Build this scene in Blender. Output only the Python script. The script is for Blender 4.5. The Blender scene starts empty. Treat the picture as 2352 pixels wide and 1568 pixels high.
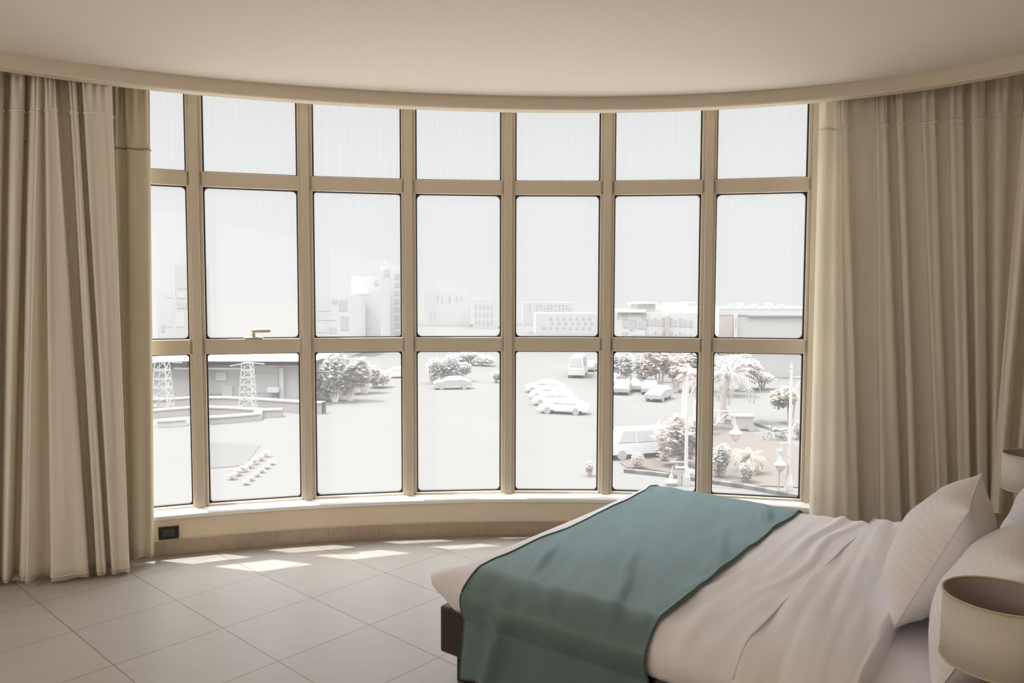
import bpy, bmesh, math, random
from mathutils import Vector, Matrix, noise
from math import sin, cos, pi, sqrt, atan2, hypot, tan
random.seed(7)
SC = bpy.context.scene
COL = SC.collection

# ------------------------------------------------------------------ camera, sky, sun, lights, exposure
FPX, PITCH, ROLL, EYE = 1734.43, 0.05808, 0.00255, 1.607
cam_data = bpy.data.cameras.new('camera')
cam_data.sensor_width = 36.0
cam_data.sensor_fit = 'HORIZONTAL'
cam_data.lens = FPX / 2352 * 36.0
cam_data.clip_start = 0.05
cam_data.clip_end = 3000
cam = bpy.data.objects.new('camera', cam_data)
COL.objects.link(cam)
cam.matrix_world = Matrix.Translation((0, 0, EYE)) @ Matrix.Rotation(pi / 2 - PITCH, 4, 'X') @ Matrix.Rotation(ROLL, 4, 'Z')
SC.camera = cam

EXPOSURE = 0.0
SC.view_settings.view_transform = 'Standard'
SC.view_settings.look = 'None'
SC.view_settings.gamma = 1.0
SC.view_settings.exposure = EXPOSURE
SC.view_settings.use_curve_mapping = False
SC.cycles.max_bounces = 10
SC.cycles.diffuse_bounces = 6
SC.cycles.transparent_max_bounces = 16
SC.cycles.sample_clamp_indirect = 6.0
SC.cycles.caustics_reflective = False
SC.cycles.caustics_refractive = False
SC.cycles.use_denoising = True

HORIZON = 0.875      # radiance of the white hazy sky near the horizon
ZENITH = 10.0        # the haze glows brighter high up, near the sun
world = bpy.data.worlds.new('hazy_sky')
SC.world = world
world.use_nodes = True
wn, wl = world.node_tree.nodes, world.node_tree.links
wn.clear()
w_out = wn.new('ShaderNodeOutputWorld'); w_bg = wn.new('ShaderNodeBackground')
w_tc = wn.new('ShaderNodeTexCoord'); w_sep = wn.new('ShaderNodeSeparateXYZ')
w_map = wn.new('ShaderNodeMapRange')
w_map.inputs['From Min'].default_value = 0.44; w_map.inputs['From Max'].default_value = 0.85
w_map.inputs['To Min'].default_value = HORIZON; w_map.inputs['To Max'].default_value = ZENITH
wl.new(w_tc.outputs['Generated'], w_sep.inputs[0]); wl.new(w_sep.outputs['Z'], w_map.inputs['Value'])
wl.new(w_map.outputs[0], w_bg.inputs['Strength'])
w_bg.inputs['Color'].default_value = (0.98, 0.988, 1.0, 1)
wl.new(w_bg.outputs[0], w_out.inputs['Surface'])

SUN_EL, SUN_E = math.radians(66.0), 8.5
sun_data = bpy.data.lights.new('sun', 'SUN')
sun_data.energy = SUN_E
sun_data.angle = math.radians(0.6)
sun_data.color = (1.0, 0.97, 0.90)
sun = bpy.data.objects.new('sun', sun_data)
COL.objects.link(sun)
_sd = Vector((0.9577 * cos(SUN_EL), -0.288 * cos(SUN_EL), -sin(SUN_EL)))
sun.rotation_euler = _sd.to_track_quat('-Z', 'Y').to_euler()
sun.location = (-20, 10, 40)

FILL_LIGHT_W = 30.0   # each unseen fill light added to brighten the room

# ------------------------------------------------------------------ helpers
def px_ray(x, y):
    u = (x - 1176) / FPX; v = (784 - y) / FPX
    c, s = cos(ROLL), sin(ROLL); u, v = u * c + v * s, -u * s + v * c
    c, s = cos(PITCH), sin(PITCH)
    return (u, c + s * v, -s + c * v)
def at_z(x, y, z):
    d = px_ray(x, y); t = (z - EYE) / d[2]
    return Vector((d[0] * t, d[1] * t, z))
def at_y(x, y, Y):
    d = px_ray(x, y); t = Y / d[1]
    return Vector((d[0] * t, Y, EYE + d[2] * t))
CX, CY = 0.23977, -1.86443            # centre of the bow-window arc
DR = -0.018
def pol(phi, R, z=0.0):
    return Vector((CX + (R + DR) * sin(phi), CY + (R + DR) * cos(phi), z))
def at_r(x, y, R):
    d = px_ray(x, y)
    a = d[0] ** 2 + d[1] ** 2; b = -2 * (d[0] * CX + d[1] * CY); c = CX * CX + CY * CY - (R + DR) ** 2
    t = (-b + sqrt(b * b - 4 * a * c)) / 2 / a
    return Vector((d[0] * t, d[1] * t, EYE + d[2] * t))
def lerp(a, b, t): return a + (b - a) * t
def sstep(a, b, x):
    t = max(0.0, min(1.0, (x - a) / (b - a))); return t * t * (3 - 2 * t)

class MB:
    """collects shapes, builds them as one mesh object"""
    def __init__(s): s.bm = bmesh.new(); s.mi = 0
    def face(s, vs):
        try:
            f = s.bm.faces.new(vs); f.material_index = s.mi; return f
        except ValueError: return None
    def v(s, p): return s.bm.verts.new(p)
    def box(s, c, d, M=None, bev=0.0, seg=2):
        t = bmesh.new()
        bmesh.ops.create_cube(t, size=1.0, matrix=Matrix.Diagonal((d[0], d[1], d[2], 1)))
        if bev > 0:
            bmesh.ops.bevel(t, geom=list(t.edges), offset=bev, segments=seg, affect='EDGES', profile=0.7)
        m = Matrix.Translation(c)
        if M is not None: m = m @ M.to_4x4()
        bmesh.ops.transform(t, matrix=m, verts=t.verts)
        s.merge(t); return s
    def merge(s, t):
        mp = {}
        for v in t.verts: mp[v] = s.bm.verts.new(v.co)
        for f in t.faces: s.face([mp[v] for v in f.verts])
        t.free()
    def tube(s, pts, r, n=8, cap=True):
        pts = [Vector(p) for p in pts]; rings = []
        rr = r if isinstance(r, (list, tuple)) else [r] * len(pts)
        for i, p in enumerate(pts):
            d = (pts[min(i + 1, len(pts) - 1)] - pts[max(i - 1, 0)]).normalized()
            a = Vector((0, 0, 1)) if abs(d.z) < 0.9 else Vector((1, 0, 0))
            e1 = d.cross(a).normalized(); e2 = d.cross(e1)
            rings.append([s.v(p + (e1 * cos(2 * pi * k / n) + e2 * sin(2 * pi * k / n)) * rr[i]) for k in range(n)])
        for a, b in zip(rings, rings[1:]):
            for k in range(n): s.face([a[k], a[(k + 1) % n], b[(k + 1) % n], b[k]])
        if cap: s.face(rings[0][::-1]); s.face(rings[-1])
        return s
    def lathe(s, prof, n=24, c=(0, 0, 0), cap=True):
        c = Vector(c); rings = []
        for r, z in prof:
            rings.append([s.v(c + Vector((r * cos(2 * pi * k / n), r * sin(2 * pi * k / n), z))) for k in range(n)])
        for a, b in zip(rings, rings[1:]):
            for k in range(n): s.face([a[k], a[(k + 1) % n], b[(k + 1) % n], b[k]])
        if cap: s.face(rings[0][::-1]); s.face(rings[-1])
        return s
    def grid(s, P, close_u=False):
        """P[i][j] points"""
        V = [[s.v(p) for p in row] for row in P]
        n = len(V)
        for i in range(n if close_u else n - 1):
            a, b = V[i], V[(i + 1) % n]
            for j in range(len(a) - 1): s.face([a[j], b[j], b[j + 1], a[j + 1]])
        return V
    def prism(s, poly, z0, z1):
        a = [s.v((p[0], p[1], z0)) for p in poly]; b = [s.v((p[0], p[1], z1)) for p in poly]
        n = len(poly)
        for k in range(n): s.face([a[k], a[(k + 1) % n], b[(k + 1) % n], b[k]])
        s.face(a[::-1]); s.face(b); return s
    def build(s, name, mats, parent=None, smooth=False, loc=None, recalc=True):
        if recalc: bmesh.ops.recalc_face_normals(s.bm, faces=s.bm.faces)
        if parent is not None:
            off = world_loc(parent)
        else: off = Vector(loc) if loc is not None else Vector((0, 0, 0))
        if off.length > 0: bmesh.ops.translate(s.bm, vec=-off, verts=s.bm.verts)
        me = bpy.data.meshes.new(name); s.bm.to_mesh(me); s.bm.free()
        if not isinstance(mats, (list, tuple)): mats = [mats]
        for m in mats: me.materials.append(m)
        if smooth:
            for p in me.polygons: p.use_smooth = True
        o = bpy.data.objects.new(name, me); COL.objects.link(o)
        if parent is not None: o.parent = parent
        elif loc is not None: o.location = loc
        return o
def world_loc(o):
    p = Vector(o.location)
    while o.parent is not None: o = o.parent; p += Vector(o.location)
    return p
def tag(o, label=None, cat=None, group=None, kind=None):
    if label: o['label'] = label
    if cat: o['category'] = cat
    if group: o['group'] = group
    if kind: o['kind'] = kind
    return o
def thing(name, loc, label=None, cat=None, group=None, kind=None):
    o = bpy.data.objects.new(name, None); COL.objects.link(o); o.location = loc
    o.empty_display_size = 0.1
    return tag(o, label, cat, group, kind)
def copy_tree(o, parent=None):
    c = o.copy(); COL.objects.link(c); c.parent = parent
    for ch in list(o.children): copy_tree(ch, c)
    return c
def autosmooth(o, ang=40):
    me = o.data
    for p in me.polygons: p.use_smooth = True
    bm = bmesh.new(); bm.from_mesh(me)
    for e in bm.edges:
        if len(e.link_faces) == 2 and e.calc_face_angle(0) > math.radians(ang): e.smooth = False
    bm.to_mesh(me); bm.free()

# ------------------------------------------------------------------ materials
def new_mat(name):
    m = bpy.data.materials.new(name); m.use_nodes = True
    return m, m.node_tree.nodes, m.node_tree.links
ALB = 1.0          # reflectance scale, see the town outside
SPC = 1.0
def mat(name, col, rough=0.6, nscale=0, namt=0.0, bump=0.0, bscale=60, metallic=0.0, spec=0.5, stretch=None, sheen=0.0):
    col = tuple(c * ALB for c in col)
    m, n, l = new_mat(name); b = n['Principled BSDF']
    b.inputs['Roughness'].default_value = rough; b.inputs['Metallic'].default_value = metallic
    b.inputs['Specular IOR Level'].default_value = spec * SPC
    if sheen: b.inputs['Sheen Weight'].default_value = sheen
    b.inputs['Base Color'].default_value = (*col, 1)
    tc = n.new('ShaderNodeTexCoord'); src = tc.outputs['Object']
    if stretch:
        mp = n.new('ShaderNodeMapping'); mp.inputs['Scale'].default_value = stretch
        l.new(src, mp.inputs[0]); src = mp.outputs[0]
    if nscale:
        t = n.new('ShaderNodeTexNoise'); t.inputs['Scale'].default_value = nscale; t.inputs['Detail'].default_value = 5
        l.new(src, t.inputs['Vector'])
        mx = n.new('ShaderNodeMix'); mx.data_type = 'RGBA'
        mx.inputs[6].default_value = tuple(c * (1 - namt) for c in col) + (1,)
        mx.inputs[7].default_value = tuple(min(1, c * (1 + namt)) for c in col) + (1,)
        l.new(t.outputs['Fac'], mx.inputs[0]); l.new(mx.outputs[2], b.inputs['Base Color'])
    if bump:
        t2 = n.new('ShaderNodeTexNoise'); t2.inputs['Scale'].default_value = bscale; t2.inputs['Detail'].default_value = 3
        l.new(src, t2.inputs['Vector'])
        bp = n.new('ShaderNodeBump'); bp.inputs['Strength'].default_value = bump; bp.inputs['Distance'].default_value = 0.002
        l.new(t2.outputs['Fac'], bp.inputs['Height']); l.new(bp.outputs[0], b.inputs['Normal'])
    return m
def fabric(name, col, trans=0.4, see=0.0, weave=700, bump=0.15, tcol=None, namt=0.05):
    """woven cloth that lets some light through"""
    m, n, l = new_mat(name); n.remove(n['Principled BSDF']); out = n['Material Output']
    tc = n.new('ShaderNodeTexCoord')
    mp = n.new('ShaderNodeMapping'); mp.inputs['Scale'].default_value = (weave, weave, weave * 0.12)
    l.new(tc.outputs['Object'], mp.inputs[0])
    t = n.new('ShaderNodeTexNoise'); t.inputs['Scale'].default_value = 1.0; t.inputs['Detail'].default_value = 2
    l.new(mp.outputs[0], t.inputs['Vector'])
    mx = n.new('ShaderNodeMix'); mx.data_type = 'RGBA'
    mx.inputs[6].default_value = tuple(c * (1 - namt) for c in col) + (1,)
    mx.inputs[7].default_value = tuple(min(1, c * (1 + namt)) for c in col) + (1,)
    l.new(t.outputs['Fac'], mx.inputs[0])
    bp = n.new('ShaderNodeBump'); bp.inputs['Strength'].default_value = bump; bp.inputs['Distance'].default_value = 0.001
    l.new(t.outputs['Fac'], bp.inputs['Height'])
    d = n.new('ShaderNodeBsdfDiffuse'); tr = n.new('ShaderNodeBsdfTranslucent')
    l.new(mx.outputs[2], d.inputs['Color']); l.new(bp.outputs[0], d.inputs['Normal'])
    tr.inputs['Color'].default_value = (*(tcol or col), 1)
    ms = n.new('ShaderNodeMixShader'); ms.inputs[0].default_value = trans
    l.new(d.outputs[0], ms.inputs[1]); l.new(tr.outputs[0], ms.inputs[2])
    last = ms
    if see > 0:
        tp = n.new('ShaderNodeBsdfTransparent')
        m2 = n.new('ShaderNodeMixShader'); m2.inputs[0].default_value = see
        l.new(ms.outputs[0], m2.inputs[1]); l.new(tp.outputs[0], m2.inputs[2]); last = m2
    l.new(last.outputs[0], out.inputs['Surface'])
    return m

def wool(name, col):
    m = mat(name, col, 0.5, 260, 0.16, 0.3, 300, spec=0.5, stretch=(1, 1, 1))
    b = m.node_tree.nodes['Principled BSDF']
    b.inputs['Sheen Weight'].default_value = 0.85; b.inputs['Sheen Roughness'].default_value = 0.35
    b.inputs['Sheen Tint'].default_value = (0.44, 0.82, 1.0, 1)
    return m
M = {}
M['wall'] = mat('cream_plaster', (0.77, 0.67, 0.53), 0.8, 3, 0.03, 0.25, 30)
M['ceiling'] = mat('white_ceiling_paint', (0.705, 0.64, 0.565), 0.9, 2, 0.01)
M['fascia'] = mat('pelmet_paint', (0.66, 0.59, 0.48), 0.8, 6, 0.03, 0.2, 25)
M['sill'] = mat('white_marble_sill', (0.86, 0.86, 0.85), 0.35, 4, 0.04)
M['frame'] = mat('cream_aluminium', (0.70, 0.63, 0.52), 0.42)
M['gasket'] = mat('black_rubber_gasket', (0.025, 0.022, 0.028), 0.5)
M['handle'] = mat('cream_metal_handle', (0.62, 0.56, 0.46), 0.4)
M['sheer'] = fabric('cream_linen_sheer', (0.93, 0.885, 0.805), 0.33, 0.09)
M['sheer_seam'] = fabric('stitched_heading', (0.93, 0.90, 0.82), 0.2, 0.0)
M['blackout'] = fabric('tan_lining_cloth', (0.76, 0.70, 0.565), 0.08, 0.0, 400)
M['seam_dark'] = mat('seam_thread', (0.40, 0.34, 0.25), 0.9)
M['black_plastic'] = mat('black_plastic', (0.012, 0.012, 0.014), 0.35)
M['grey_plastic'] = mat('dark_grey_plastic', (0.045, 0.045, 0.05), 0.3)
M['leather'] = mat('dark_brown_leather', (0.022, 0.014, 0.013), 0.38, 30, 0.2, 0.3, 180)
M['leg_wood'] = mat('black_stained_wood', (0.018, 0.012, 0.010), 0.45, 20, 0.2)
M['teal'] = wool('teal_wool', (0.115, 0.18, 0.185))
M['teal_hem'] = fabric('teal_hem', (0.095, 0.145, 0.15), 0.03, 0, 300, 0.3, namt=0.1)
M['linen'] = mat('white_cotton', (0.82, 0.808, 0.85), 0.75, 6, 0.015, 0.25, 350, sheen=0.1)
M['mattress'] = mat('mattress_ticking', (0.75, 0.73, 0.70), 0.8)
M['shade'] = fabric('lamp_shade_linen', (0.74, 0.71, 0.65), 0.10, 0, 500, 0.2)
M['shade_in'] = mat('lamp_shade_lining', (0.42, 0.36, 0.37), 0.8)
M['shade_trim'] = mat('shade_binding', (0.55, 0.50, 0.38), 0.7)
M['wood'] = mat('brown_lamp_wood', (0.22, 0.12, 0.06), 0.45, 6, 0.25, stretch=(1, 1, 8))
M['stand_wood'] = mat('nightstand_wood', (0.20, 0.14, 0.10), 0.5, 5, 0.2, stretch=(1, 8, 1))
M['bulb'] = mat('frosted_bulb', (0.8, 0.8, 0.78), 0.3)
M['chrome'] = mat('chrome', (0.6, 0.6, 0.6), 0.2, metallic=1.0)

def stripe_linen():
    m, n, l = new_mat('striped_satin_cotton'); b = n['Principled BSDF']
    b.inputs['Roughness'].default_value = 0.55; b.inputs['Sheen Weight'].default_value = 0.1
    tc = n.new('ShaderNodeTexCoord'); w = n.new('ShaderNodeTexWave')
    w.wave_type = 'BANDS'; w.bands_direction = 'X'; w.inputs['Scale'].default_value = 18.0 / 2.2
    l.new(tc.outputs['UV'], w.inputs['Vector'])
    r = n.new('ShaderNodeValToRGB'); r.color_ramp.elements[0].position = 0.35; r.color_ramp.elements[1].position = 0.6
    r.color_ramp.elements[0].color = (0.825, 0.81, 0.845, 1); r.color_ramp.elements[1].color = (0.85, 0.835, 0.87, 1)
    l.new(w.outputs['Fac'], r.inputs[0]); l.new(r.outputs[0], b.inputs['Base Color'])
    return m
M['stripe'] = stripe_linen()

def glass_mat():
    m, n, l = new_mat('window_glass'); n.remove(n['Principled BSDF']); out = n['Material Output']
    tp = n.new('ShaderNodeBsdfTransparent'); tp.inputs['Color'].default_value = (0.985, 0.99, 0.985, 1)
    gl = n.new('ShaderNodeBsdfGlossy'); gl.inputs['Roughness'].default_value = 0.03
    fr = n.new('ShaderNodeFresnel'); fr.inputs['IOR'].default_value = 1.35
    ms = n.new('ShaderNodeMixShader'); l.new(fr.outputs[0], ms.inputs[0])
    l.new(tp.outputs[0], ms.inputs[1]); l.new(gl.outputs[0], ms.inputs[2])
    # dust in faint vertical rain streaks, plus an even veil imitating haze outside
    tc = n.new('ShaderNodeTexCoord'); mp = n.new('ShaderNodeMapping'); mp.inputs['Scale'].default_value = (55, 55, 2.0)
    t = n.new('ShaderNodeTexNoise'); t.inputs['Scale'].default_value = 1.0; t.inputs['Detail'].default_value = 4
    l.new(tc.outputs['Object'], mp.inputs[0]); l.new(mp.outputs[0], t.inputs['Vector'])
    mr = n.new('ShaderNodeMapRange'); mr.inputs['From Min'].default_value = 0.35; mr.inputs['From Max'].default_value = 0.75
    mr.inputs['To Min'].default_value = 0.165; mr.inputs['To Max'].default_value = 0.20
    l.new(t.outputs['Fac'], mr.inputs['Value'])
    du = n.new('ShaderNodeBsdfTranslucent'); du.inputs['Color'].default_value = (0.345, 0.345, 0.34, 1)
    m2 = n.new('ShaderNodeMixShader'); l.new(mr.outputs[0], m2.inputs[0])
    l.new(ms.outputs[0], m2.inputs[1]); l.new(du.outputs[0], m2.inputs[2])
    l.new(m2.outputs[0], out.inputs['Surface'])
    return m
M['glass'] = glass_mat()

TILE = 0.5
TH = 0.83946
TO = (-1.40231, 3.583775)
def floor_mat():
    m, n, l = new_mat('beige_floor_tiles'); b = n['Principled BSDF']
    tc = n.new('ShaderNodeTexCoord')
    def vm(op, a, bb):
        x = n.new('ShaderNodeVectorMath'); x.operation = op
        l.new(a, x.inputs[0]); x.inputs[1].default_value = bb; return x
    def ma(op, a, bb=None):
        x = n.new('ShaderNodeMath'); x.operation = op
        if isinstance(a, (int, float)): x.inputs[0].default_value = a
        else: l.new(a, x.inputs[0])
        if bb is not None:
            if isinstance(bb, (int, float)): x.inputs[1].default_value = bb
            else: l.new(bb, x.inputs[1])
        return x.outputs[0]
    sub = vm('SUBTRACT', tc.outputs['Object'], (TO[0], TO[1], 0))
    A = (cos(TH) / TILE, sin(TH) / TILE, 0); B = (sin(TH) / TILE, -cos(TH) / TILE, 0)
    da = vm('DOT_PRODUCT', sub.outputs[0], A).outputs['Value']; db = vm('DOT_PRODUCT', sub.outputs[0], B).outputs['Value']
    g = None
    for q in (da, db):
        fr = ma('FRACT', ma('ADD', q, 100.0)); ds = ma('ABSOLUTE', ma('SUBTRACT', fr, 0.5))
        e = ma('SUBTRACT', 0.5, ds)          # distance to nearest joint in tiles
        g = e if g is None else ma('MINIMUM', g, e)
    joint = ma('LESS_THAN', g, 0.0045)
    ia = ma('FLOOR', ma('ADD', da, 100.0)); ib = ma('FLOOR', ma('ADD', db, 100.0))
    cb = n.new('ShaderNodeCombineXYZ'); l.new(ia, cb.inputs[0]); l.new(ib, cb.inputs[1])
    wn_ = n.new('ShaderNodeTexWhiteNoise'); l.new(cb.outputs[0], wn_.inputs['Vector'])
    t = n.new('ShaderNodeTexNoise'); t.inputs['Scale'].default_value = 5; t.inputs['Detail'].default_value = 8; t.inputs['Roughness'].default_value = 0.65
    mp = n.new('ShaderNodeMapping'); mp.inputs['Rotation'].default_value = (0, 0, -TH); mp.inputs['Scale'].default_value = (1, 2.5, 1)
    l.new(tc.outputs['Object'], mp.inputs[0]); l.new(mp.outputs[0], t.inputs['Vector'])
    v = ma('ADD', ma('MULTIPLY', t.outputs['Fac'], 0.8), ma('MULTIPLY', wn_.outputs['Value'], 0.2))
    mx = n.new('ShaderNodeMix'); mx.data_type = 'RGBA'
    mx.inputs[6].default_value = (0.345, 0.328, 0.308, 1); mx.inputs[7].default_value = (0.445, 0.428, 0.408, 1)
    l.new(v, mx.inputs[0])
    m2 = n.new('ShaderNodeMix'); m2.data_type = 'RGBA'; m2.inputs[7].default_value = (0.20, 0.14, 0.12, 1)
    l.new(joint, m2.inputs[0]); l.new(mx.outputs[2], m2.inputs[6]); l.new(m2.outputs[2], b.inputs['Base Color'])
    r = n.new('ShaderNodeMapRange'); r.inputs['To Min'].default_value = 0.30; r.inputs['To Max'].default_value = 0.46
    l.new(t.outputs['Fac'], r.inputs['Value']); l.new(r.outputs[0], b.inputs['Roughness'])
    bp = n.new('ShaderNodeBump'); bp.inputs['Strength'].default_value = 0.4; bp.inputs['Distance'].default_value = 0.002
    inv = ma('SUBTRACT', 1.0, joint); l.new(inv, bp.inputs['Height']); l.new(bp.outputs[0], b.inputs['Normal'])
    return m
M['floor'] = floor_mat()
M['base_tile'] = mat('beige_skirting_tile', (0.42, 0.34, 0.26), 0.45, 22, 0.16)
M['grout'] = mat('cream_grout', (0.72, 0.65, 0.53), 0.85)

# ------------------------------------------------------------------ room shell
ZC = 2.85
PHI0, PHI1 = -0.60, 0.55
def arc(R, a, b, n): return [pol(lerp(a, b, i / n), R) for i in range(n + 1)]
U = Vector((0.606, 0.795, 0)); V = Vector((0.795, -0.606, 0)); C0 = Vector((-0.275, 3.05, 0))
def BU(u, v, z=0.0): return C0 + U * u + V * v + Vector((0, 0, z))
VW = 2.42                                    # headboard wall line
BACKY = -3.2
LX = -5.2
WR0 = BU((BACKY - 3.05 + 0.606 * VW) / 0.795, VW)
# right wall meets the bow where |C0+VW*V+t*U - C| = 6.92
def hit_arc(R):
    t = 0.0
    while (BU(t, VW).xy - Vector((CX, CY))).length < R: t += 0.002
    return BU(t, VW)
WR1 = hit_arc(6.92)
PR = atan2(WR1.x - CX, WR1.y - CY)
PL = -0.62
WL1 = pol(PL, 6.92)

def sheet(name, poly, z, m, up=True, thick=0.1):
    b = MB(); b.prism([(p.x, p.y) for p in poly], z - thick if up else z, z if up else z + thick)
    return tag(b.build(name, m), kind='structure')
room_poly = [Vector((LX, BACKY, 0)), WR0, ] + [WR1] + arc(6.99, PR, PL, 60) + [Vector((LX, WL1.y, 0))]
sheet('floor', room_poly, 0.0, M['floor'])

def fascia_R(phi):
    """plan curve of the pelmet face, measured from the ceiling line"""
    if phi > 0.39: return fascia_R(0.39) + (phi - 0.39) * -2.6
    if phi < -0.46: return fascia_R(-0.46) + (phi + 0.46) * 1.0
    c = (-6.3714, -3.1735, -0.6817, 0.1364, 6.6523)
    return (((c[0] * phi + c[1]) * phi + c[2]) * phi + c[3]) * phi + c[4]
FPH = [lerp(PL, PR + 0.10, i / 90) for i in range(91)]
fcurve = [pol(p, fascia_R(p)) for p in FPH]
fback = [pol(p, fascia_R(p) + 0.085) for p in FPH]
sheet('ceiling', [Vector((LX, BACKY, 0)), WR0 + V * 0.1] + fback[::-1] + [Vector((LX, WL1.y, 0))], ZC, M['ceiling'], up=False, thick=0.05)
b = MB()
sec = [(0.0, ZC + 0.03), (0.0, ZC - 0.070), (0.008, ZC - 0.077), (0.085, ZC - 0.077), (0.085, ZC + 0.20)]
b.grid([[pol(p, fascia_R(p) + dr, z) for dr, z in sec] for p in FPH])
tag(autosmooth(b.build('trim_1', M['fascia'])) or bpy.data.objects['trim_1'], kind='structure')
# ceiling of the curtain pocket
b = MB(); b.prism([(p.x, p.y) for p in fback] + [(p.x, p.y) for p in arc(7.2, PR + 0.02, PL, 60)], 3.02, 3.1)
tag(b.build('ceiling_pocket', M['fascia']), kind='structure')

# low wall under the window, upstand, sill
def arc_wall(name, Ri, Ro, z0, z1, a, bb, m, n=80):
    w = MB(); w.grid([[pol(lerp(a, bb, i / n), R, z) for R, z in ((Ri, z0), (Ri, z1), (Ro, z1), (Ro, z0))] for i in range(n + 1)])
    return tag(w.build(name, m), kind='structure')
MD = 0.0951809; M0 = -0.3238133                 # mullion spacing (rad) and first mullion
WIN_A, WIN_B = M0 - MD * 2.03, M0 + 8 * MD
arc_wall('wall_window', 6.92, 7.04, -0.1, 0.236, PL, PR, M['wall'])
arc_wall('wall_left_pier', 6.92, 7.22, 0.236, 3.05, PL, WIN_A, M['wall'], 20)
if PR > WIN_B: arc_wall('wall_right_pier', 6.92, 7.22, 0.236, 3.05, WIN_B, PR + 0.01, M['wall'], 6)
s_ = MB()
ns = 140; rows = []
for i in range(ns + 1):
    p = lerp(WIN_A, min(WIN_B, PR), i / ns)
    wob = 0.006 * noise.noise(Vector((p * 22, 3.1, 0)))
    rows.append([pol(p, R, z) for R, z in ((6.908 + wob, 0.230), (6.903 + wob, 0.252), (6.912 + wob, 0.262), (6.945, 0.272), (7.01, 0.274), (7.03, 0.26), (7.03, 0.228))])
s_.grid(rows)
o = s_.build('trim_2', M['sill']); autosmooth(o, 50); tag(o, kind='structure')

# skirting of cut tiles along the bow
b = MB(); A0, DA = -0.353446, 0.0238131
b.mi = 1
b.grid([[pol(lerp(PL, PR, i / 100), R, z) for R, z in ((6.911, 0.0), (6.911, 0.100), (6.92, 0.103))] for i in range(101)])
b.mi = 0
k = int((PL - A0) / DA) + 1
while A0 + (k + 1) * DA < PR:
    a = A0 + k * DA + 0.00022; c = A0 + (k + 1) * DA - 0.00022
    dz = 0.002 * noise.noise(Vector((k * 1.7, 0, 0)))
    P = [[pol(lerp(a, c, i / 3), R, z) for R, z in ((6.908, 0.001), (6.908, 0.096 + dz), (6.9115, 0.0975 + dz))] for i in range(4)]
    b.grid(P); k += 1
tag(b.build('baseboard_window', [M['base_tile'], M['grout']]), kind='structure')

# other walls of the room (behind and beside the camera)
def seg_wall(name, p, q, z0, z1, m, th=0.12, side=1):
    p, q = Vector(p[:2]), Vector(q[:2]); d = (q - p).normalized(); nrm = Vector((-d.y, d.x)) * th * side
    w = MB(); w.prism([p, q, q + nrm, p + nrm], z0, z1); return tag(w.build(name, m), kind='structure')
seg_wall('wall_right', WR0, BU(4.4, VW), -0.05, 3.12, M['wall'], side=-1)
seg_wall('wall_back', (LX, BACKY), WR0, -0.05, 3.0, M['wall'], side=-1)
seg_wall('wall_left', (LX, BACKY), (LX, WL1.y), -0.05, 3.0, M['wall'])
seg_wall('wall_left_return', (LX, WL1.y), (WL1.x, WL1.y), -0.05, 3.0, M['wall'])
# slab edge outside above the windows (casts the shade on the top panes)
arc_wall('wall_outer_slab', 7.05, 7.26, 3.0, 3.35, PL, PR + 0.1, M['wall'])

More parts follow.
